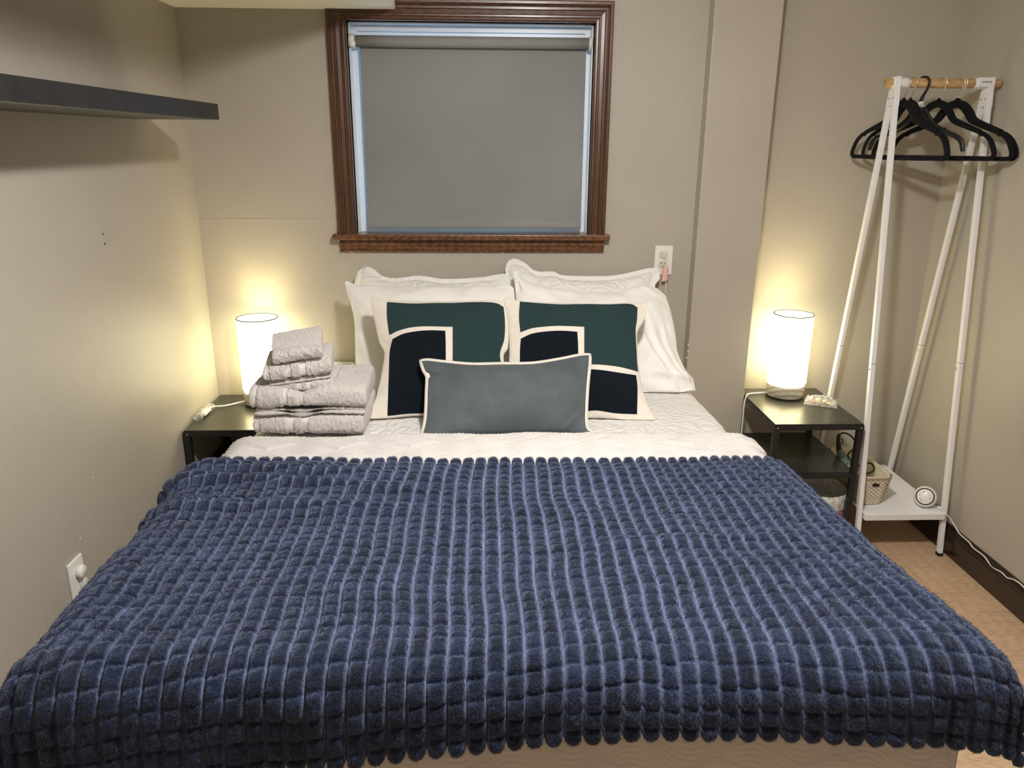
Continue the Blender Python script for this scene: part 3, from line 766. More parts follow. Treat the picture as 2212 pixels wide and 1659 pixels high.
pilL = Pillow([(745, 612), (751, 608), (775, 616), (850, 618), (950, 621), (1050, 619), (1100, 618), (1110, 625)],
              [(1110, 625), (1113, 660), (1112, 740), (1112, 845)], [(768, 842), (850, 852), (1000, 855), (1112, 845)],
              [(745, 612), (752, 640), (765, 690), (768, 760), (768, 842)], 2.615, 38, .135, ex=(2.4, .7), wr=(.0085, 4, 1.5), seed=14, fold=foldL, front=.55)
o = pilL.build('bed_pillow', 'sheet', label='white cotton bed pillow on the left, corner flap toward the lamp', cat='pillow', group='white cotton bed pillows')
def foldR(U, V):
    f = 0
    for x0, sl, am, wd in ((.80, .25, .009, .020), (.87, .20, .010, .020), (.93, .12, .008, .018)):
        f = f + am*np.exp(-((U-x0-sl*(V-.6))/wd)**2)*np.clip((V-.25)/.25, 0, 1)
    f = f + .009*np.exp(-((V-.86-.25*(U-.9))/.035)**2)*np.clip((U-.72)/.1, 0, 1)
    return f
pilR = Pillow([(1108, 590), (1116, 585), (1124, 600), (1160, 615), (1210, 627), (1290, 632), (1340, 628), (1380, 619), (1415, 622), (1438, 640)],
              [(1438, 640), (1450, 680), (1459, 725), (1463, 760), (1478, 795), (1496, 822), (1502, 845)],
              [(1115, 845), (1250, 855), (1390, 850), (1450, 851), (1502, 845)],
              [(1108, 590), (1114, 640), (1115, 740), (1115, 845)], 2.615, 38, .135, ex=(2.4, .7), wr=(.0085, 4, 1.5), seed=23, fold=foldR, front=.55)
o = pilR.build('bed_pillow', 'sheet', n=(130, 100), label='white cotton bed pillow on the right with a wrinkled open end', cat='pillow', group='white cotton bed pillows')

# square cushions with teal and navy panels
cuL = Pillow([(800, 647), (806, 642), (818, 645), (838, 650), (900, 651), (960, 652), (1030, 650), (1072, 649), (1087, 653)],
             [(1087, 653), (1096, 672), (1099, 710), (1097, 752), (1088, 772), (1095, 830), (1098, 898)],
             [(795, 905), (840, 903), (900, 898), (1000, 900), (1098, 898)],
             [(800, 647), (806, 680), (818, 735), (830, 762), (827, 790), (815, 850), (795, 905)], 2.335, 43, .105, wr=(.0030, 5, 1), ex=(2.4, .85), seed=31, front=.45)
oL = cuL.build('throw_cushion', 'cream_fab', label='square cream cushion with teal and navy panels, on the left', cat='cushion', group='square panelled cushions')
def Lshape(pil, parent, a, b, c, d):
    panel('teal_panel', pil, [a, b], 'teal', parent)
    panel('navy_panel', pil, [c], 'navy', parent)
    panel('navy_panel', pil, [d], 'navy', parent)
Lshape(cuL, oL,
       ([(836, 653), (890, 656), (940, 655), (978, 655)], [(978, 655), (978, 706)], [(841, 724), (862, 714), (890, 707), (920, 705), (978, 706)], [(836, 653), (836, 685), (841, 724)]),
       ([(978, 655), (1030, 653), (1070, 655), (1088, 664)], [(1088, 664), (1091, 700), (1089, 735), (1080, 765), (1086, 800)], [(978, 795), (1030, 798), (1086, 800)], [(978, 655), (978, 795)]),
       ([(848, 733), (870, 722), (900, 716), (930, 714), (962, 715)], [(962, 715), (963, 760), (963, 893)], [(837, 900), (870, 898), (910, 893), (963, 893)], [(848, 733), (842, 760), (840, 810), (837, 900)]),
       ([(978, 810), (1030, 812), (1086, 816)], [(1086, 816), (1084, 850), (1084, 890)], [(978, 893), (1030, 893), (1084, 890)], [(978, 810), (978, 893)]))
cuR = Pillow([(1088, 648), (1095, 643), (1107, 646), (1124, 651), (1200, 655), (1290, 657), (1350, 655), (1385, 654), (1397, 657)],
             [(1397, 657), (1392, 690), (1377, 718), (1377, 750), (1379, 790), (1390, 850), (1408, 890), (1420, 911)],
             [(1100, 900), (1200, 902), (1300, 903), (1350, 908), (1420, 911)],
             [(1088, 648), (1095, 680), (1100, 740), (1100, 800), (1100, 900)], 2.330, 43, .105, wr=(.0030, 5, 1), ex=(2.4, .85), seed=47, front=.45)
oR = cuR.build('throw_cushion', 'cream_fab', label='square cream cushion with teal and navy panels, on the right', cat='cushion', group='square panelled cushions')
Lshape(cuR, oR,
       ([(1123, 652), (1160, 655), (1210, 658), (1262, 657)], [(1262, 657), (1262, 706)], [(1124, 718), (1150, 709), (1185, 705), (1215, 704), (1262, 706)], [(1123, 652), (1121, 685), (1124, 718)]),
       ([(1262, 657), (1310, 658), (1360, 657), (1377, 665)], [(1377, 665), (1376, 690), (1373, 715), (1375, 760), (1379, 803)], [(1262, 787), (1300, 788), (1340, 793), (1379, 803)], [(1262, 657), (1262, 787)]),
       ([(1125, 732), (1150, 721), (1185, 716), (1215, 715), (1247, 717)], [(1247, 717), (1249, 760), (1249, 893)], [(1124, 890), (1180, 892), (1249, 893)], [(1125, 732), (1123, 770), (1124, 890)]),
       ([(1264, 797), (1300, 800), (1340, 806), (1374, 811)], [(1374, 811), (1377, 840), (1376, 895)], [(1264, 889), (1290, 887), (1330, 893), (1376, 895)], [(1264, 797), (1264, 889)]))
# lumbar cushion
def foldU(U, V):
    return -.007*np.exp(-((V-.22-.5*(U-.05))/.03)**2)*np.exp(-U/.05) + .005*np.exp(-((U-.93+.5*(V-.8))/.025)**2)*np.clip((V-.55)/.2, 0, 1)
lum = Pillow([(911, 781), (925, 780), (960, 784), (1020, 789), (1080, 788), (1150, 787), (1210, 778), (1250, 770), (1272, 768)],
             [(1272, 768), (1271, 790), (1267, 830), (1264, 880), (1264, 912), (1268, 928), (1280, 936)],
             [(912, 944), (935, 945), (1000, 944), (1060, 945), (1120, 941), (1200, 939), (1280, 936)],
             [(911, 781), (918, 800), (925, 815), (924, 850), (923, 885), (920, 915), (912, 944)], 2.205, 44, .100, wr=(.0025, 5, 1), seed=61, front=.62, fold=foldU, ex=(2.4, .95))
oU = lum.build('lumbar_cushion', 'velvet', n=(120, 80), label='slate grey velvet lumbar cushion with cream edging in front of the others', cat='cushion')
lum.edge_strip('cream_binding', 'cream_fab', .0095, oU)

# ================================================================== TOWELS
def towel(name, label, c, w, d, h, rz, tilt, bands, parent_z, seed, group, drop=0.0, lower=True, dent=0):
    """folded towel: soft rounded fold facing the foot of the bed; c = (x centre, y front, z bottom)"""
    e = empty(name, c, label=label, cat='towel', group=group)
    e.rotation_euler = (tilt[0], tilt[1], rz)
    def add(o): o.parent = e; o.matrix_parent_inverse = Matrix(); return o
    def shell(x0, x1, h0, h1, dd, y0, inset, nu, mat, nm, nz=1.0, rnd=1.0, caps=True):
        hh = (h1-h0)/2; zc = (h0+h1)/2
        na = 26; a = np.linspace(-PI/2, PI/2, na)
        rx = min(hh*1.25, dd*.4)*rnd
        fy = y0 + rx - rx*np.sign(np.cos(a))*np.abs(np.cos(a))**.75; fz = zc + hh*np.sign(np.sin(a))*np.abs(np.sin(a))**.75
        nb_ = 46
        py = np.concatenate([fy, np.linspace(fy[-1], y0+dd, nb_)[1:], np.linspace(y0+dd, fy[0], nb_)[1:-1]])
        pz = np.concatenate([fz, np.full(nb_-1, h1), np.full(nb_-2, h0)])
        xs = np.linspace(x0, x1, nu); Xg = np.repeat(xs[:, None], len(py), 1)
        Yg = np.repeat(py[None], nu, 0); Zg = np.repeat(pz[None], nu, 0)
        ny_, nz_ = np.gradient(py), np.gradient(pz); nl = np.hypot(ny_, nz_)+1e-9
        oy, oz = -nz_/nl, ny_/nl
        s_ = np.concatenate([[0], np.cumsum(np.hypot(np.diff(py), np.diff(pz)))])
        off = nz*(.0020*fbm(Xg*150, s_[None]*150, seed, 2) + .0030*vn(Xg*16, s_[None]*16, seed+3)) - inset
        if nm == 'fold':
            for b0, b1 in bands: off = off - .0050*np.clip(np.minimum(Xg-b0, b1-Xg)/.0015, 0, 1)
        ed = np.minimum(Xg-x0, x1-Xg); k = np.sqrt(np.clip(1-(1-np.clip(ed/.010, 0, 1))**2, 0, 1))
        Yg = (Yg + oy[None]*off); Zg = Zg + oz[None]*off
        if caps: Zg = zc + (Zg-zc)*(.35+.65*k); Yg = Yg + (1-k)*.004
        droop = drop*((Xg-(x0+x1)/2)/(x1-x0)*2)**2*(1 if h0 > -1 else 0)
        sag = dent*np.exp(-((Xg+.02)/.05)**2)*np.clip((Zg-zc)/hh, 0, 1)
        P = np.stack([Xg, Yg, Zg-droop-sag], -1)
        return add(gmesh(nm, P, mat, None, closed_u=True, caps=True))
    if lower:
        hl = h*.24
        shell(-w/2+.010, w/2-.008, 0, hl*.55, d-.02, .010, 0, 90, 'terry', 'lower_fold', .5)
        shell(-w/2+.014, w/2-.012, hl*.5, hl*1.05, d-.03, .016, 0, 90, 'terry', 'middle_fold', .5)
        shell(-w/2, w/2, hl, h, d, 0, 0, 180, 'terry', 'fold')
        z0 = hl
    else:
        shell(-w/2, w/2, 0, h, d, 0, 0, 180, 'terry', 'fold'); z0 = 0
    for b0, b1 in bands:
        shell(b0+.0005, b1-.0005, z0, h, d, 0, .0034, 12, 'dobby', 'woven_band', 0, caps=False)
    return e
G1 = 'white towels stacked on the bed'
zt = ZB+.010
rd = math.radians
towel('bath_towel', 'white bath towel at the bottom of the towel stack', (-.522, 2.180, zt), .330, .26, .068, rd(-1.5), (0, 0), [(-.163, -.143), (-.066, -.042), (-.019, .003)], 0, 100, G1, lower=False)
towel('bath_towel', 'white bath towel second from the bottom of the stack', (-.516, 2.172, zt+.070), .345, .25, .086, rd(1.5), (0, 0), [(-.160, -.148), (-.078, -.058), (-.032, -.010)], 0, 120, G1, drop=.004, dent=.024)
towel('hand_towel', 'white hand towel resting directly on the bath towels', (-.537, 2.205, zt+.130), .188, .165, .038, rd(2), (0, 0), [(-.018, 0), (.010, .028)], 0, 140, G1, lower=False)
towel('hand_towel', 'white hand towel second from the top of the stack', (-.540, 2.195, zt+.162), .200, .175, .058, rd(7), (rd(4), rd(-6)), [(-.095, -.078), (-.034, -.016), (.006, .026)], 0, 160, G1)
towel('washcloth', 'small white folded washcloth on top of the towel stack', (-.538, 2.205, zt+.216), .146, .128, .046, rd(8), (rd(17), rd(-8)), [], 0, 180, G1)
wc_ = [o for o in bpy.data.objects if o.name.startswith('washcloth')][0]
# the washcloth's turned-over flap with its hemmed edge
xs = np.linspace(-.070, .070, 60); ss = np.linspace(0, 1, 26); X_, S_ = np.meshgrid(xs, ss)
yf = .118 - .105*S_ ; zf = .0535 + .0025*np.sin(S_*PI) + .0012*fbm(X_*140, S_*20, 190, 2)
lim = .004 - .012*(X_/.07); yf = yf + lim*S_
zf = zf - .012*np.clip((S_-.86)/.14, 0, 1)**2
zf = zf + .0030*((S_ > .90) & (S_ < .985))
Fl = np.stack([X_, yf, zf], -1); Fb = Fl-np.array([0, -.001, .004])
fo = gmesh('flap', np.concatenate([Fl, Fb[::-1]]), 'terry', None, closed_v=True); fo.parent = wc_; fo.matrix_parent_inverse = Matrix()

# ================================================================== NIGHTSTANDS
def nightstand(label, x0, x1, y0, y1, zt):
    e = empty('nightstand', ((x0+x1)/2, (y0+y1)/2, 0), label=label, cat='nightstand', group='black metal nightstands')
    t = .022
    box('top', (x0+.002, y0+.002, zt-.006), (x1-.002, y1-.002, zt), 'black_top', e, bev=.0015)
    for zz_, nm in ((zt-.006-.018, 'rail'), (zt-.222, 'rail')):
        box(nm, (x0+t, y0, zz_), (x1-t, y0+.012, zz_+.018), 'black_metal', e, bev=.001, seg=1)
        box(nm, (x0+t, y1-.012, zz_), (x1-t, y1, zz_+.018), 'black_metal', e, bev=.001, seg=1)
        box(nm, (x0, y0+t, zz_), (x0+.012, y1-t, zz_+.018), 'black_metal', e, bev=.001, seg=1)
        box(nm, (x1-.012, y0+t, zz_), (x1, y1-t, zz_+.018), 'black_metal', e, bev=.001, seg=1)
    box('shelf', (x0+.012, y0+.012, zt-.207), (x1-.012, y1-.012, zt-.201), 'black_top', e, bev=.001, seg=1)
    for lx in (x0, x1-t):
        for ly in (y0, y1-t):
            lg = box('leg', (lx, ly, 0), (lx+t, ly+t, zt-.006), 'black_metal', e, bev=.0015, seg=1)
    for lx in (x0+t*.6, x1-t*.5):
        lathe('screw', [(0, .0012), (.0026, .0008), (.003, 0)], (lx, y0, zt-.016), 'chrome', e, n=12, axis=(0, -1, 0))
    return e
NL = (XL+.008, -.742, 2.630, 3.046); NR = (1.090, 1.432, 2.648, 3.090); NZ = .550
nightstand('black metal nightstand in the left corner holding a glowing lamp', *NL, NZ)
nightstand('black metal nightstand on the right beside the white clothes rack', *NR, NZ)

# ================================================================== LAMPS
def table_lamp(label, x, y, z0, cordpts):
    e = empty('table_lamp', (x, y, z0), label=label, cat='lamp', group='pair of bedside lamps')
    R, RB = .0775, .0755
    lathe('foot_pad', [(0, 0), (RB-.003, 0), (RB-.003, .004), (0, .004)], (x, y, z0), 'rubber', e)
    lathe('base', [(0, .004), (RB-.0015, .004), (RB, .006), (RB, .052), (RB-.0015, .0535)], (x, y, z0), 'greywood', e)
    lathe('base_top', [(RB-.0015, .0535), (RB-.004, .0542), (0, .0542)], (x, y, z0), 'white_plastic', e)
    s = lathe('shade', [(R, .066), (R, .345), (R-.0015, .345), (R-.0015, .066), (R, .066)], (x, y, z0), 'shade', e, n=64)
    lathe('rim', [(R+.0008, .3430), (R+.0008, .3468), (R-.0022, .3468), (R-.0022, .3430), (R+.0008, .3430)], (x, y, z0), 'shade_rim', s, n=64)
    lathe('rim', [(R+.0006, .065), (R+.0006, .068), (R-.0020, .068), (R-.0020, .065), (R+.0006, .065)], (x, y, z0), 'shade', s, n=64)
    lathe('socket', [(.016, .054), (.016, .100), (.012, .104), (0, .104)], (x, y, z0), 'white_plastic', e, n=24)
    bz = .150
    lathe('bulb', [(.012, .104), (.014, .108), (.020, .118), (.022, .126), (.019, .134), (.011, .140), (0, .142)], (x, y, z0), 'shade', e, n=24)
    l = bpy.data.lights.new('lamp_bulb', 'POINT'); l.energy = LAMP_POWER; l.color = LAMP_COL; l.shadow_soft_size = .030
    lo = bpy.data.objects.new('lamp_bulb', l); COL.objects.link(lo); lo.location = (x, y, z0+.180); lo.parent = e; lo.matrix_parent_inverse = PINV(e)
    tube('cord', cordpts, .0032, 'cable_white', e, n=60, sides=8)
    return e
lx, ly = -.868, 2.945
LL = table_lamp('glowing white cylinder lamp in the left corner behind the towels', lx, ly, NZ,
                [(lx-.070, ly-.02, NZ+.012), (lx-.10, ly-.03, NZ+.007), (-1.010, 2.885, NZ+.006), (-1.045, 2.865, NZ+.010), (-1.062, 2.83, NZ+.010)])
# in-line dimmer in a clear plastic sleeve
sl = []
for i, t in enumerate(np.linspace(0, 1, 16)):
    c = np.array([-1.052-.010*t, 2.862-.125*t, NZ+.014-.004*t]); w_ = .016*(1+.2*math.sin(i*1.9)); h_ = .012*(1+.3*math.sin(i*2.7))
    sl.append([c + np.array([w_*math.cos(q), 0, h_*math.sin(q)*(1+.3*math.sin(3*q+i))]) for q in np.linspace(0, 2*PI, 14, endpoint=False)])
sw = gmesh('dimmer_sleeve', np.array(sl), 'film', LL, closed_u=True, caps=True)
box('dimmer', (-1.064, 2.77, NZ+.004), (-1.042, 2.835, NZ+.018), 'clear_plastic', LL, bev=.004)
rx_, ry_ = 1.258, 2.995
table_lamp('glowing white cylinder lamp on the right nightstand by the clothes rack', rx_, ry_, NZ,
           [(rx_-.070, ry_+.01, NZ+.010), (rx_-.105, ry_+.012, NZ+.006), (1.115, 3.00, NZ+.006), (1.096, 2.985, NZ+.004), (1.084, 2.972, NZ-.03), (1.083, 2.968, NZ-.10), (1.083, 2.966, NZ-.30), (1.085, 2.968, .02)])

# small clear bag of sweets on the right nightstand
bgx, bgy = 1.365, 2.885
sb = empty('candy_bag', (bgx, bgy, NZ), label='small clear bag of wrapped sweets on the right nightstand', cat='bag')
U, V = np.meshgrid(np.linspace(-1, 1, 34), np.linspace(-1, 1, 26))
hgt_ = np.clip((1-U**4)*(1-V**4), 0, 1)**.6
ca, sa = math.cos(-.45), math.sin(-.45)
def bagp(U, V, z): 
    X = U*.062; Y = V*.042
    return np.stack([bgx+X*ca-Y*sa, bgy+X*sa+Y*ca, z], -1)
cr_ = .004*fbm(U*6+3, V*6, 77, 3)
Tp = bagp(U, V, NZ+.0015+hgt_*(.020+cr_*1.6)+np.abs(cr_)*1.5); Bt = bagp(U, V, NZ+.0008+0*U)
gmesh('wrapper', np.concatenate([Tp, Bt[::-1]]), 'film', sb, closed_v=True)
for i, (cx_, cy_, col) in enumerate(((-.030, .000, (.62, .05, .04)), (-.008, -.012, (.75, .55, .12)), (.012, .006, (.80, .70, .55)), (.032, -.012, (.75, .60, .15)), (-.012, .014, (.80, .76, .68)), (.030, .014, (.10, .06, .05)))):
    mtc = plain('sweet_%s' % ('red', 'yellow', 'cream', 'gold', 'white', 'brown')[i], col, .35)
    th_ = np.linspace(0, PI, 9); ph = np.linspace(0, 2*PI, 14, endpoint=False)
    P = np.array([[(.014*math.sin(t)*math.cos(q), .008*math.sin(t)*math.sin(q), .006*math.cos(t)) for q in ph] for t in th_])
    an = .7*i; R2 = np.array([[math.cos(an), -math.sin(an), 0], [math.sin(an), math.cos(an), 0], [0, 0, 1]])
    P = P @ R2.T + np.array([bgx+cx_*ca-cy_*sa, bgy+cx_*sa+cy_*ca, NZ+.0085])
    gmesh('sweet', P, mtc, sb, closed_u=True)

# ================================================================== CLOTHES RACK
RKX0, RKX1 = 1.466, 1.803; RY0, RY1, RYC, RZR = 2.632, 3.090, 2.858, 1.757; RSZ = .186
rk = empty('clothes_rack', ((RKX0+RKX1)/2, RYC, 0), label='white A-frame clothes rack with wooden rod and lower shelf', cat='clothes rack')
def leg(x, yb, yt, zt_, w=.017, dpt=.021):
    """square tube leaning in the y-z plane"""
    V = []
    for z, y in ((.012, yb), (zt_, yt)):
        V += [(x-w/2, y-dpt/2, z), (x+w/2, y-dpt/2, z), (x+w/2, y+dpt/2, z), (x-w/2, y+dpt/2, z)]
    lg = mesh('leg', V, [(3, 2, 1, 0), (4, 5, 6, 7), (0, 1, 5, 4), (1, 2, 6, 5), (2, 3, 7, 6), (3, 0, 4, 7)], 'white_metal', rk, False)
    bm = bmesh.new(); bm.from_mesh(lg.data); bmesh.ops.bevel(bm, geom=bm.edges[:], offset=.002, segments=2, affect='EDGES'); bm.to_mesh(lg.data); bm.free()
    box('foot', (x-w/2-.0005, yb-dpt/2-.0005, 0), (x+w/2+.0005, yb+dpt/2+.0005, .012), 'rubber', lg)
    tj = .44; yj = yb+(yt-yb)*tj; zj = .012+(zt_-.012)*tj
    boxes('joint_line', [((x-w/2-.0003, yj-dpt/2-.0003, zj), (x+w/2+.0003, yj+dpt/2+.0003, zj+.0012))], 'black_metal', lg)
    lathe('screw', [(0, .0018), (.005, .0012), (.0055, 0)], (x-w/2, yj, zj-.022), 'chrome', lg, n=16, axis=(-1, 0, 0))
    return lg
for x in (RKX0, RKX1):
    leg(x, RY0, RYC-.014, 1.722); leg(x, RY1, RYC+.014, 1.722)
    # head plate joining the two legs
    prism('head_plate', [(RYC-.029, 1.680), (RYC+.029, 1.680), (RYC+.021, 1.735), (RYC+.021, 1.7775), (RYC-.021, 1.7775), (RYC-.021, 1.735)], 0, x-.0094, x+.0094, 'white_metal', rk)
    for dy in (-.013, .013):
        lathe('screw', [(0, .0016), (.0036, .0012), (.004, 0)], (x-.0094, RYC+dy, 1.705), 'grey_print', rk, n=16, axis=(-1, 0, 0))
def xcyl(name, x0, x1, y, z, r, mat, parent, n=32, **k):
    return lathe(name, [(0, x0), (r*.93, x0), (r, x0+.002), (r, x1-.002), (r*.93, x1), (0, x1)], (0, y, z), mat, parent, n=n, axis=(1, 0, 0), **k)
xcyl('hanging_rod', 1.432, 1.842, RYC, RZR, .0165, 'rod', rk)
xcyl('rod_sleeve', RKX0-.014, RKX0+.043, RYC, RZR, .0180, 'white_metal', rk)
slv = xcyl('rod_sleeve', RKX1-.055, RKX1+.014, RYC, RZR, .0180, 'white_metal', rk)
# maker's name on the right sleeve
box('label_plate', (RKX1-.050, RYC-.0216, RZR-.012), (RKX1+.009, RYC-.012, RZR+.0195), 'white_metal', rk, bev=.001, seg=1)
tc = bpy.data.curves.new('lettering', 'FONT'); tc.body = 'brabantia'; tc.size = .0098; tc.align_x = 'CENTER'; tc.align_y = 'CENTER'; tc.extrude = .0002
to = bpy.data.objects.new('lettering', tc); COL.objects.link(to)
to.rotation_euler = (PI/2, 0, 0); to.location = (RKX1-.020, RYC-.0219, RZR+.005)
bpy.context.view_layer.update()
dg = bpy.context.evaluated_depsgraph_get()
me = bpy.data.meshes.new_from_object(to.evaluated_get(dg)); mw = to.matrix_world.copy(); COL.objects.unlink(to); bpy.data.objects.remove(to)
me.transform(mw); me.materials.clear(); me.materials.append(M['dark'])
lt = bpy.data.objects.new('lettering', me); COL.objects.link(lt); lt.parent = slv; lt.matrix_parent_inverse = PINV(slv)
# lower shelf: tray with a front lip
sh = box('shelf', (RKX0+.010, RY0+.012, RSZ-.006), (RKX1-.010, RY1-.006, RSZ), 'white_metal', rk, bev=.001, seg=1)
box('shelf_lip', (RKX0+.011, RY0-.010, RSZ-.026), (RKX1-.011, RY0+.012, RSZ), 'white_metal', rk, bev=.0015, seg=1)
box('shelf_lip', (RKX0+.011, RY1-.012, RSZ-.026), (RKX1-.011, RY1+.006, RSZ+.001), 'white_metal', rk, bev=.0015, seg=1)

# ------------------------------------------------------------------ hangers
def flat_sweep(path, rw, tz, n=70):
    """ribbon tube along a planar (s,z) path: in-plane half width rw, out-of-plane half thickness tz; returns grid in (s,t,z)"""
    P = spline(path, n); T = np.gradient(P, axis=0); T /= np.linalg.norm(T, axis=1)[:, None]+1e-12
    N = np.stack([-T[:, 1], T[:, 0]], -1)
    rr = np.interp(np.linspace(0, 1, n), np.linspace(0, 1, len(rw)), rw) if np.ndim(rw) else np.full(n, rw)
    a = np.linspace(0, 2*PI, 12, endpoint=False)
    G = np.zeros((n, 12, 3))
    for j, q in enumerate(a):
        c = np.sign(math.cos(q))*abs(math.cos(q))**.7; s_ = np.sign(math.sin(q))*abs(math.sin(q))**.7
        G[:, j, 0] = P[:, 0]+N[:, 0]*rr*c; G[:, j, 2] = P[:, 1]+N[:, 1]*rr*c; G[:, j, 1] = tz*s_
    return G
def place_local(o, e): o.parent = e; o.matrix_parent_inverse = Matrix(); return o
GH = 'hangers on the clothes rack'
hp = {}
def velvet_hanger(label, x, yaw, xn=None):
    """local: X along the shoulders (towards the camera = +), Z up, origin at the neck"""
    e = empty('velvet_hanger', (x, RYC, 1.694), label=label, cat='hanger', group=GH)
    e.rotation_euler = (0, 0, -PI/2+yaw); e.scale = (1.07, 1, 1)
    if not hp:
        loop = [(0, -.003), (.024, -.014), (.043, -.036), (.057, -.058), (.080, -.072), (.147, -.101), (.153, -.109), (.163, -.109), (.184, -.128), (.198, -.155), (.2035, -.176), (.198, -.187), (.185, -.190), (.10, -.1905), (0, -.191)]
        full = loop + [(-a_, b_) for a_, b_ in loop[::-1][1:]]
        wdt = [.013, .013, .012, .0105, .0095, .0085, .0075, .0085, .0085, .0075, .0075, .0085, .0085, .0085, .0085]
        wdt = wdt + wdt[::-1][1:]
        hp['body'] = gmesh('body', flat_sweep(full, wdt, .0032, 190), 'velvet_black', None, closed_u=True)
        hp['collar'] = lathe('collar', [(0, -.004), (.0062, -.004), (.005, .004), (.0038, .008), (0, .009)], (0, 0, .006), 'velvet_black', None, n=14)
        ck = [(0, .006), (0, .016), (.004, .026), (.013, .041)]
        for q in np.linspace(-38, 175, 14): ck.append((.0188*math.cos(math.radians(q)), .063+.0188*math.sin(math.radians(q))))
        hp['hook'] = tube('hook', [(a_, 0, b_) for a_, b_ in ck], .0020, 'chrome', None, n=70, sides=8)
        for o in hp.values(): place_local(o, e)
    else:
        for o in hp.values():
            c = o.copy(); COL.objects.link(c); place_local(c, e)
    return e
for lab, x, yw in (('black velvet hanger nearest the left post of the rack', 1.505, .30),
                   ('black velvet hanger second from the left post, beside the plastic one', 1.529, .20),
                   ('black velvet hanger alone in the middle of the wooden rod', 1.632, .58),
                   ('black velvet hanger touching the rightmost one on the rod', 1.697, .56),
                   ('rightmost black velvet hanger, its end near the right wall', 1.705, .62)):
    velvet_hanger(lab, x, yw)
ph_ = empty('plastic_hanger', (1.568, RYC, 1.690), label='black plastic hanger with a thick hook and no bottom bar', cat='hanger', group=GH)
ph_.rotation_euler = (0, 0, -PI/2+.45)
ck = [(0, -.030), (0, .006), (.006, .026), (.016, .044)]
for q in np.linspace(-30, 168, 14): ck.append((.0215*math.cos(math.radians(q)), .0665+.0215*math.sin(math.radians(q))))
place_local(gmesh('hook', flat_sweep(ck, [.012, .012, .007, .0042, .0040, .0040, .0040, .0038, .0032], .0042, 80), 'black_plastic', None, closed_u=True, caps=True), ph_)
for s in (1, -1):
    arm = [(-.012*s, -.018), (.020*s, -.036), (.048*s, -.064), (.075*s, -.082), (.108*s, -.096), (.150*s, -.112), (.170*s, -.124), (.180*s, -.140), (.186*s, -.162)]
    place_local(gmesh('arm', flat_sweep(arm, [.016, .017, .014, .011, .0095, .0090, .0090, .0088, .0065], .0055, 60), 'black_plastic', None, closed_u=True, caps=True), ph_)
    place_local(box('strap_notch', (.103*s-.006, -.0058, -.0875), (.103*s+.006, .0058, -.0835), 'black_plastic', None), ph_)
place_local(box('web', (-.030, -.004, -.062), (.030, .004, -.018), 'black_plastic', None, bev=.003), ph_)
place_local(box('size_tag', (-.006, -.0062, -.014), (.012, .0062, .006), 'liner', None, bev=.001), ph_)

# ------------------------------------------------------------------ cream woven-look basket on the rack shelf
KX0, KX1, KY0, KY1, KZ0, KZ1 = 1.474, 1.600, 2.690, 2.995, RSZ+.001, RSZ+.128
bk = empty('storage_basket', ((KX0+KX1)/2, (KY0+KY1)/2, KZ0), label='cream plastic wicker-look basket on the white rack shelf', cat='basket')
def rrect(x0, x1, y0, y1, r, n):
    cx = [x1-r, x0+r, x0+r, x1-r]; cy = [y1-r, y1-r, y0+r, y0+r]; pts = []
    for q in range(4):
        for t in np.linspace(q*PI/2, (q+1)*PI/2, 8): pts.append((cx[q]+r*math.cos(t), cy[q]+r*math.sin(t)))
    return spline(pts+[pts[0]], n+1)[:-1]
NB = 360
def bring(z, off=0.0, ph=0.0, amp=0.0):
    k = (z-KZ0)/(KZ1-KZ0); tp = .016*(1-k)
    base = rrect(KX0+tp, KX1-tp, KY0+tp, KY1-tp, .030, NB)
    T = np.roll(base, -1, 0)-np.roll(base, 1, 0); T /= np.linalg.norm(T, axis=1)[:, None]
    Nn = np.stack([T[:, 1], -T[:, 0]], -1)
    s_ = np.arange(NB)/NB*2*PI*42
    q = base + Nn*(off+amp*np.sin(s_+ph))[:, None] if amp else base + Nn*off
    return np.concatenate([q, np.full((NB, 1), z)], -1)
rowsB = [bring(KZ0+.001, -.003)]
nw = 13; z_top = KZ1-.016
for i in range(nw):
    z0 = KZ0+.002+(z_top-KZ0-.002)*i/nw; dz = (z_top-KZ0-.002)/nw
    for f, o_ in ((.08, -.0008), (.3, .0016), (.6, .0018), (.92, -.0008)):
        rowsB.append(bring(z0+dz*f, o_, (i % 2)*PI, .0022))
rowsB.append(bring(z_top, -.001))
inner = [bring(z, -.006, 0, 0) for z in (z_top, (KZ0+z_top)/2, KZ0+.006)]
gmesh('woven_wall', np.array(rowsB+inner), 'basket', bk, closed_u=True)
gmesh('rim', np.array([bring(z_top-.001, -.0055), bring(z_top-.001, .0015), bring(KZ1-.004, .0025), bring(KZ1, .0035), bring(KZ1, -.004), bring(z_top-.001, -.0055)]), 'basket', bk, closed_u=True)
bot = bring(KZ0+.004, -.0045); mesh('bottom', bot, [tuple(range(NB))], 'basket', bk, False)
box('handle_slot', (1.525, KY0+.0005, KZ1-.042), (1.550, KY0+.008, KZ1-.028), 'dark', bk)
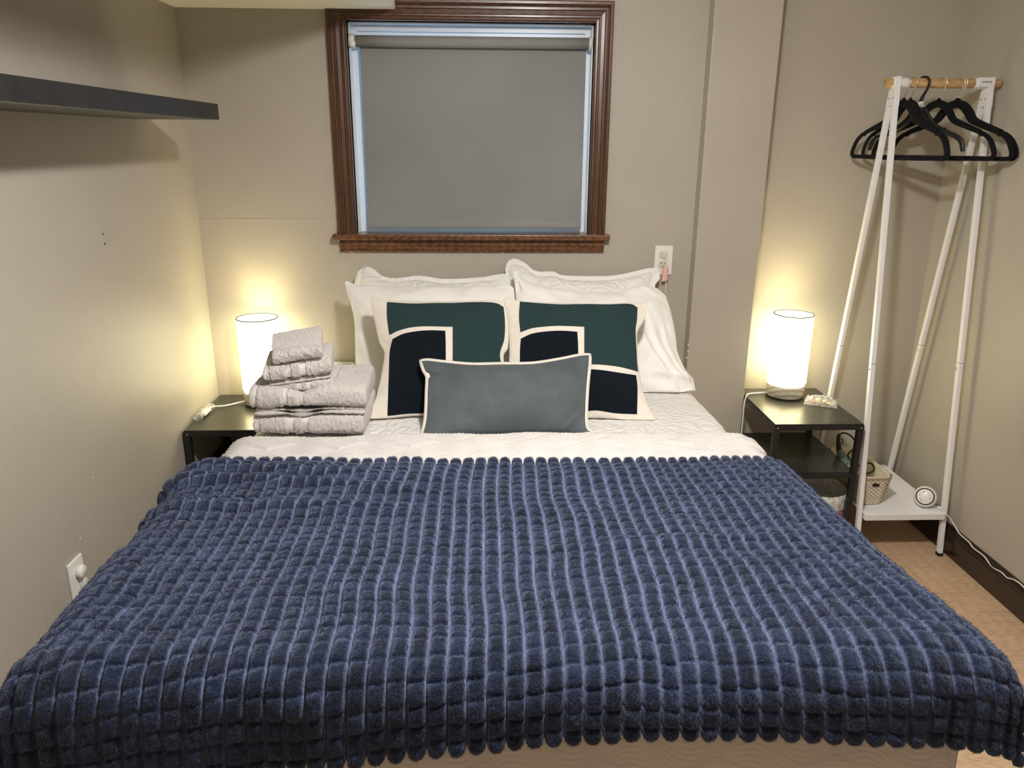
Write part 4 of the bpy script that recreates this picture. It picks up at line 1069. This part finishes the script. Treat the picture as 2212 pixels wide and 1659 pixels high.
# hot-air styling brush lying in the basket: sage handle up, black cord sleeve and looped cord
hb = empty('styling_brush', (1.50, 2.86, KZ0+.02), label='sage green hair styling tool with black cord in the basket', cat='hair tool')
pA, pB = np.array([1.452, 2.812, .425]), np.array([1.560, 2.80, .255])
def along(t): return tuple(pA*(1-t)+pB*t)
h1 = on(1813, 978, 1, 2.84); h2 = on(1838, 1022, 1, 2.82); h0 = on(1811, 950, 1, 2.85); hm = on(1813, 937, 1, 2.85)
tube('handle', [h0*.25+h1*.75, (h1+h2)/2, h2, h2+(h2-h1)*.55], [.0125, .0185, .0195, .0165, .0150], 'sage', hb, n=40, sides=20)
tube('cord_sleeve', [hm, h0, h1], [.0062, .0085, .0115], 'black_plastic', hb, n=24, sides=14)
cp = [on(*q, 1, yy_) for q, yy_ in (((1813, 939), 2.85), ((1822, 935), 2.852), ((1836, 940), 2.85), ((1847, 953), 2.845), ((1848, 967), 2.84), ((1838, 975), 2.835), ((1832, 985), 2.83))]
cp += [on(*q, 1, yy_) for q, yy_ in (((1850, 1005), 2.80), ((1878, 1000), 2.80), ((1888, 1010), 2.795), ((1884, 1019), 2.79), ((1866, 1024), 2.785), ((1856, 1023), 2.78))]
tube('cord', cp, .0036, 'black_plastic', hb, n=120, sides=8)
hl_ = [h0 + np.array([.008, -.004, -.006]) + .010*np.array([math.cos(t), 0, 1.25*math.sin(t)]) for t in np.linspace(-PI*.8, PI*.8, 16)]
tube('hanging_loop', hl_, .0018, 'black_plastic', hb, n=30, sides=8)
lathe('button', [(0, .002), (.0025, .0015), (.003, 0)], tuple((h1+h2)/2+np.array([0, -.019, .004])), 'dark', hb, n=12, axis=(0, -1, .2))

# ------------------------------------------------------------------ waste bin with a liner under the right nightstand
wx, wy = 1.354, 2.768
wbn = empty('waste_bin', (wx, wy, 0), label='small white waste bin with clear liner and pink strip under the right nightstand', cat='bin')
lathe('body', [(0, .002), (.085, .002), (.09, .01), (.102, .222), (.104, .232), (.100, .233), (.095, .20), (.086, .012), (0, .012)], (wx, wy, 0), 'bin', wbn)
a = np.linspace(0, 2*PI, 72, endpoint=False); rowsL = []
for r0, z in ((.104, .180), (.1055, .21), (.1062, .2345), (.102, .240), (.097, .233), (.092, .20), (.085, .16)):
    w_ = .003*np.array([vn(np.cos(a)*4+z*30, np.sin(a)*4, 88)])[0]
    rowsL.append(np.stack([wx+(r0+w_)*np.cos(a), wy+(r0+w_)*np.sin(a), z+w_*.8], -1))
gmesh('liner', np.array(rowsL), 'liner', wbn, closed_u=True)
gmesh('pink_strip', np.array([[(wx+(.0985+.0035*k)*math.cos(q), wy+(.0985+.0035*k)*math.sin(q), .128+.040*k) for q in np.linspace(0, 2*PI, 60, endpoint=False)] for k in (0, .5, 1)]), 'pink', wbn, closed_u=True)

# ------------------------------------------------------------------ round white sound machine on the rack shelf
nc = np.array([1.742, 2.690, RSZ+.0405]); nr = .042
sm = empty('sound_machine', (nc[0], nc[1], RSZ), label='round white sound machine with buttons at the rack shelf corner', cat='speaker')
ax = Vector((-.55, -.76, .40)).normalized()
prb = []
for t in np.linspace(PI, 1.02, 26): prb.append((nr*math.sin(t), nr*math.cos(t)))
prb += [(.0345, .0228), (.0335, .0210)]
lathe('body', [(max(r, 0), z) for r, z in prb], tuple(nc), 'white_plastic', sm, axis=ax, n=56)
lathe('speaker_ring', [(.0338, .0212), (.0320, .0175), (.0285, .0175)], tuple(nc), 'dark', sm, axis=ax, n=56)
lathe('face', [(.0292, .0172), (.0292, .0225), (.0280, .0236), (0, .0238)], tuple(nc), 'white_plastic', sm, axis=ax, n=56)
bu = ax.cross(Vector((0, 0, 1))).normalized(); bv = bu.cross(ax).normalized()
for k in range(6):
    t = math.radians(60*k+8); c = Vector(nc)+ax*.0238+(bu*math.cos(t)+bv*math.sin(t))*.0185
    lathe('button', [(.0030, -.0002), (.0030, .0004), (.0022, .0007), (0, .0007)], tuple(c), 'grey_print' if k % 2 else 'bin', sm, axis=ax, n=18)
box('foot', (nc[0]-.015, nc[1]-.015, RSZ), (nc[0]+.015, nc[1]+.015, RSZ+.003), 'rubber', sm)
# its usb cable runs off along the right wall
q0 = on(2025, 1094, 1, 2.668)
pl_ = tube('plug', [q0, q0+np.array([.010, -.016, -.005])], [.0045, .0045], 'cable_white', sm, n=6, sides=12)
cpt = [q0+np.array([.010, -.016, -.005])]
for (px, py), xx_ in (((2040, 1107), 1.790), ((2052, 1119), 1.812), ((2063, 1137), 1.828), ((2073, 1153), 1.834), ((2093, 1171), 1.838), ((2103, 1184), 1.8395), ((2125, 1201), 1.8395), ((2143, 1224), 1.839), ((2163, 1236), 1.8395), ((2176, 1248), 1.8395), ((2190, 1252), 1.839), ((2205, 1262), 1.8395), ((2225, 1280), 1.839), ((2260, 1290), 1.838), ((2310, 1330), 1.838)):
    cpt.append(on(px, py, 0, xx_))
tube('cable', cpt, .0024, 'cable_white', sm, n=160, sides=8)
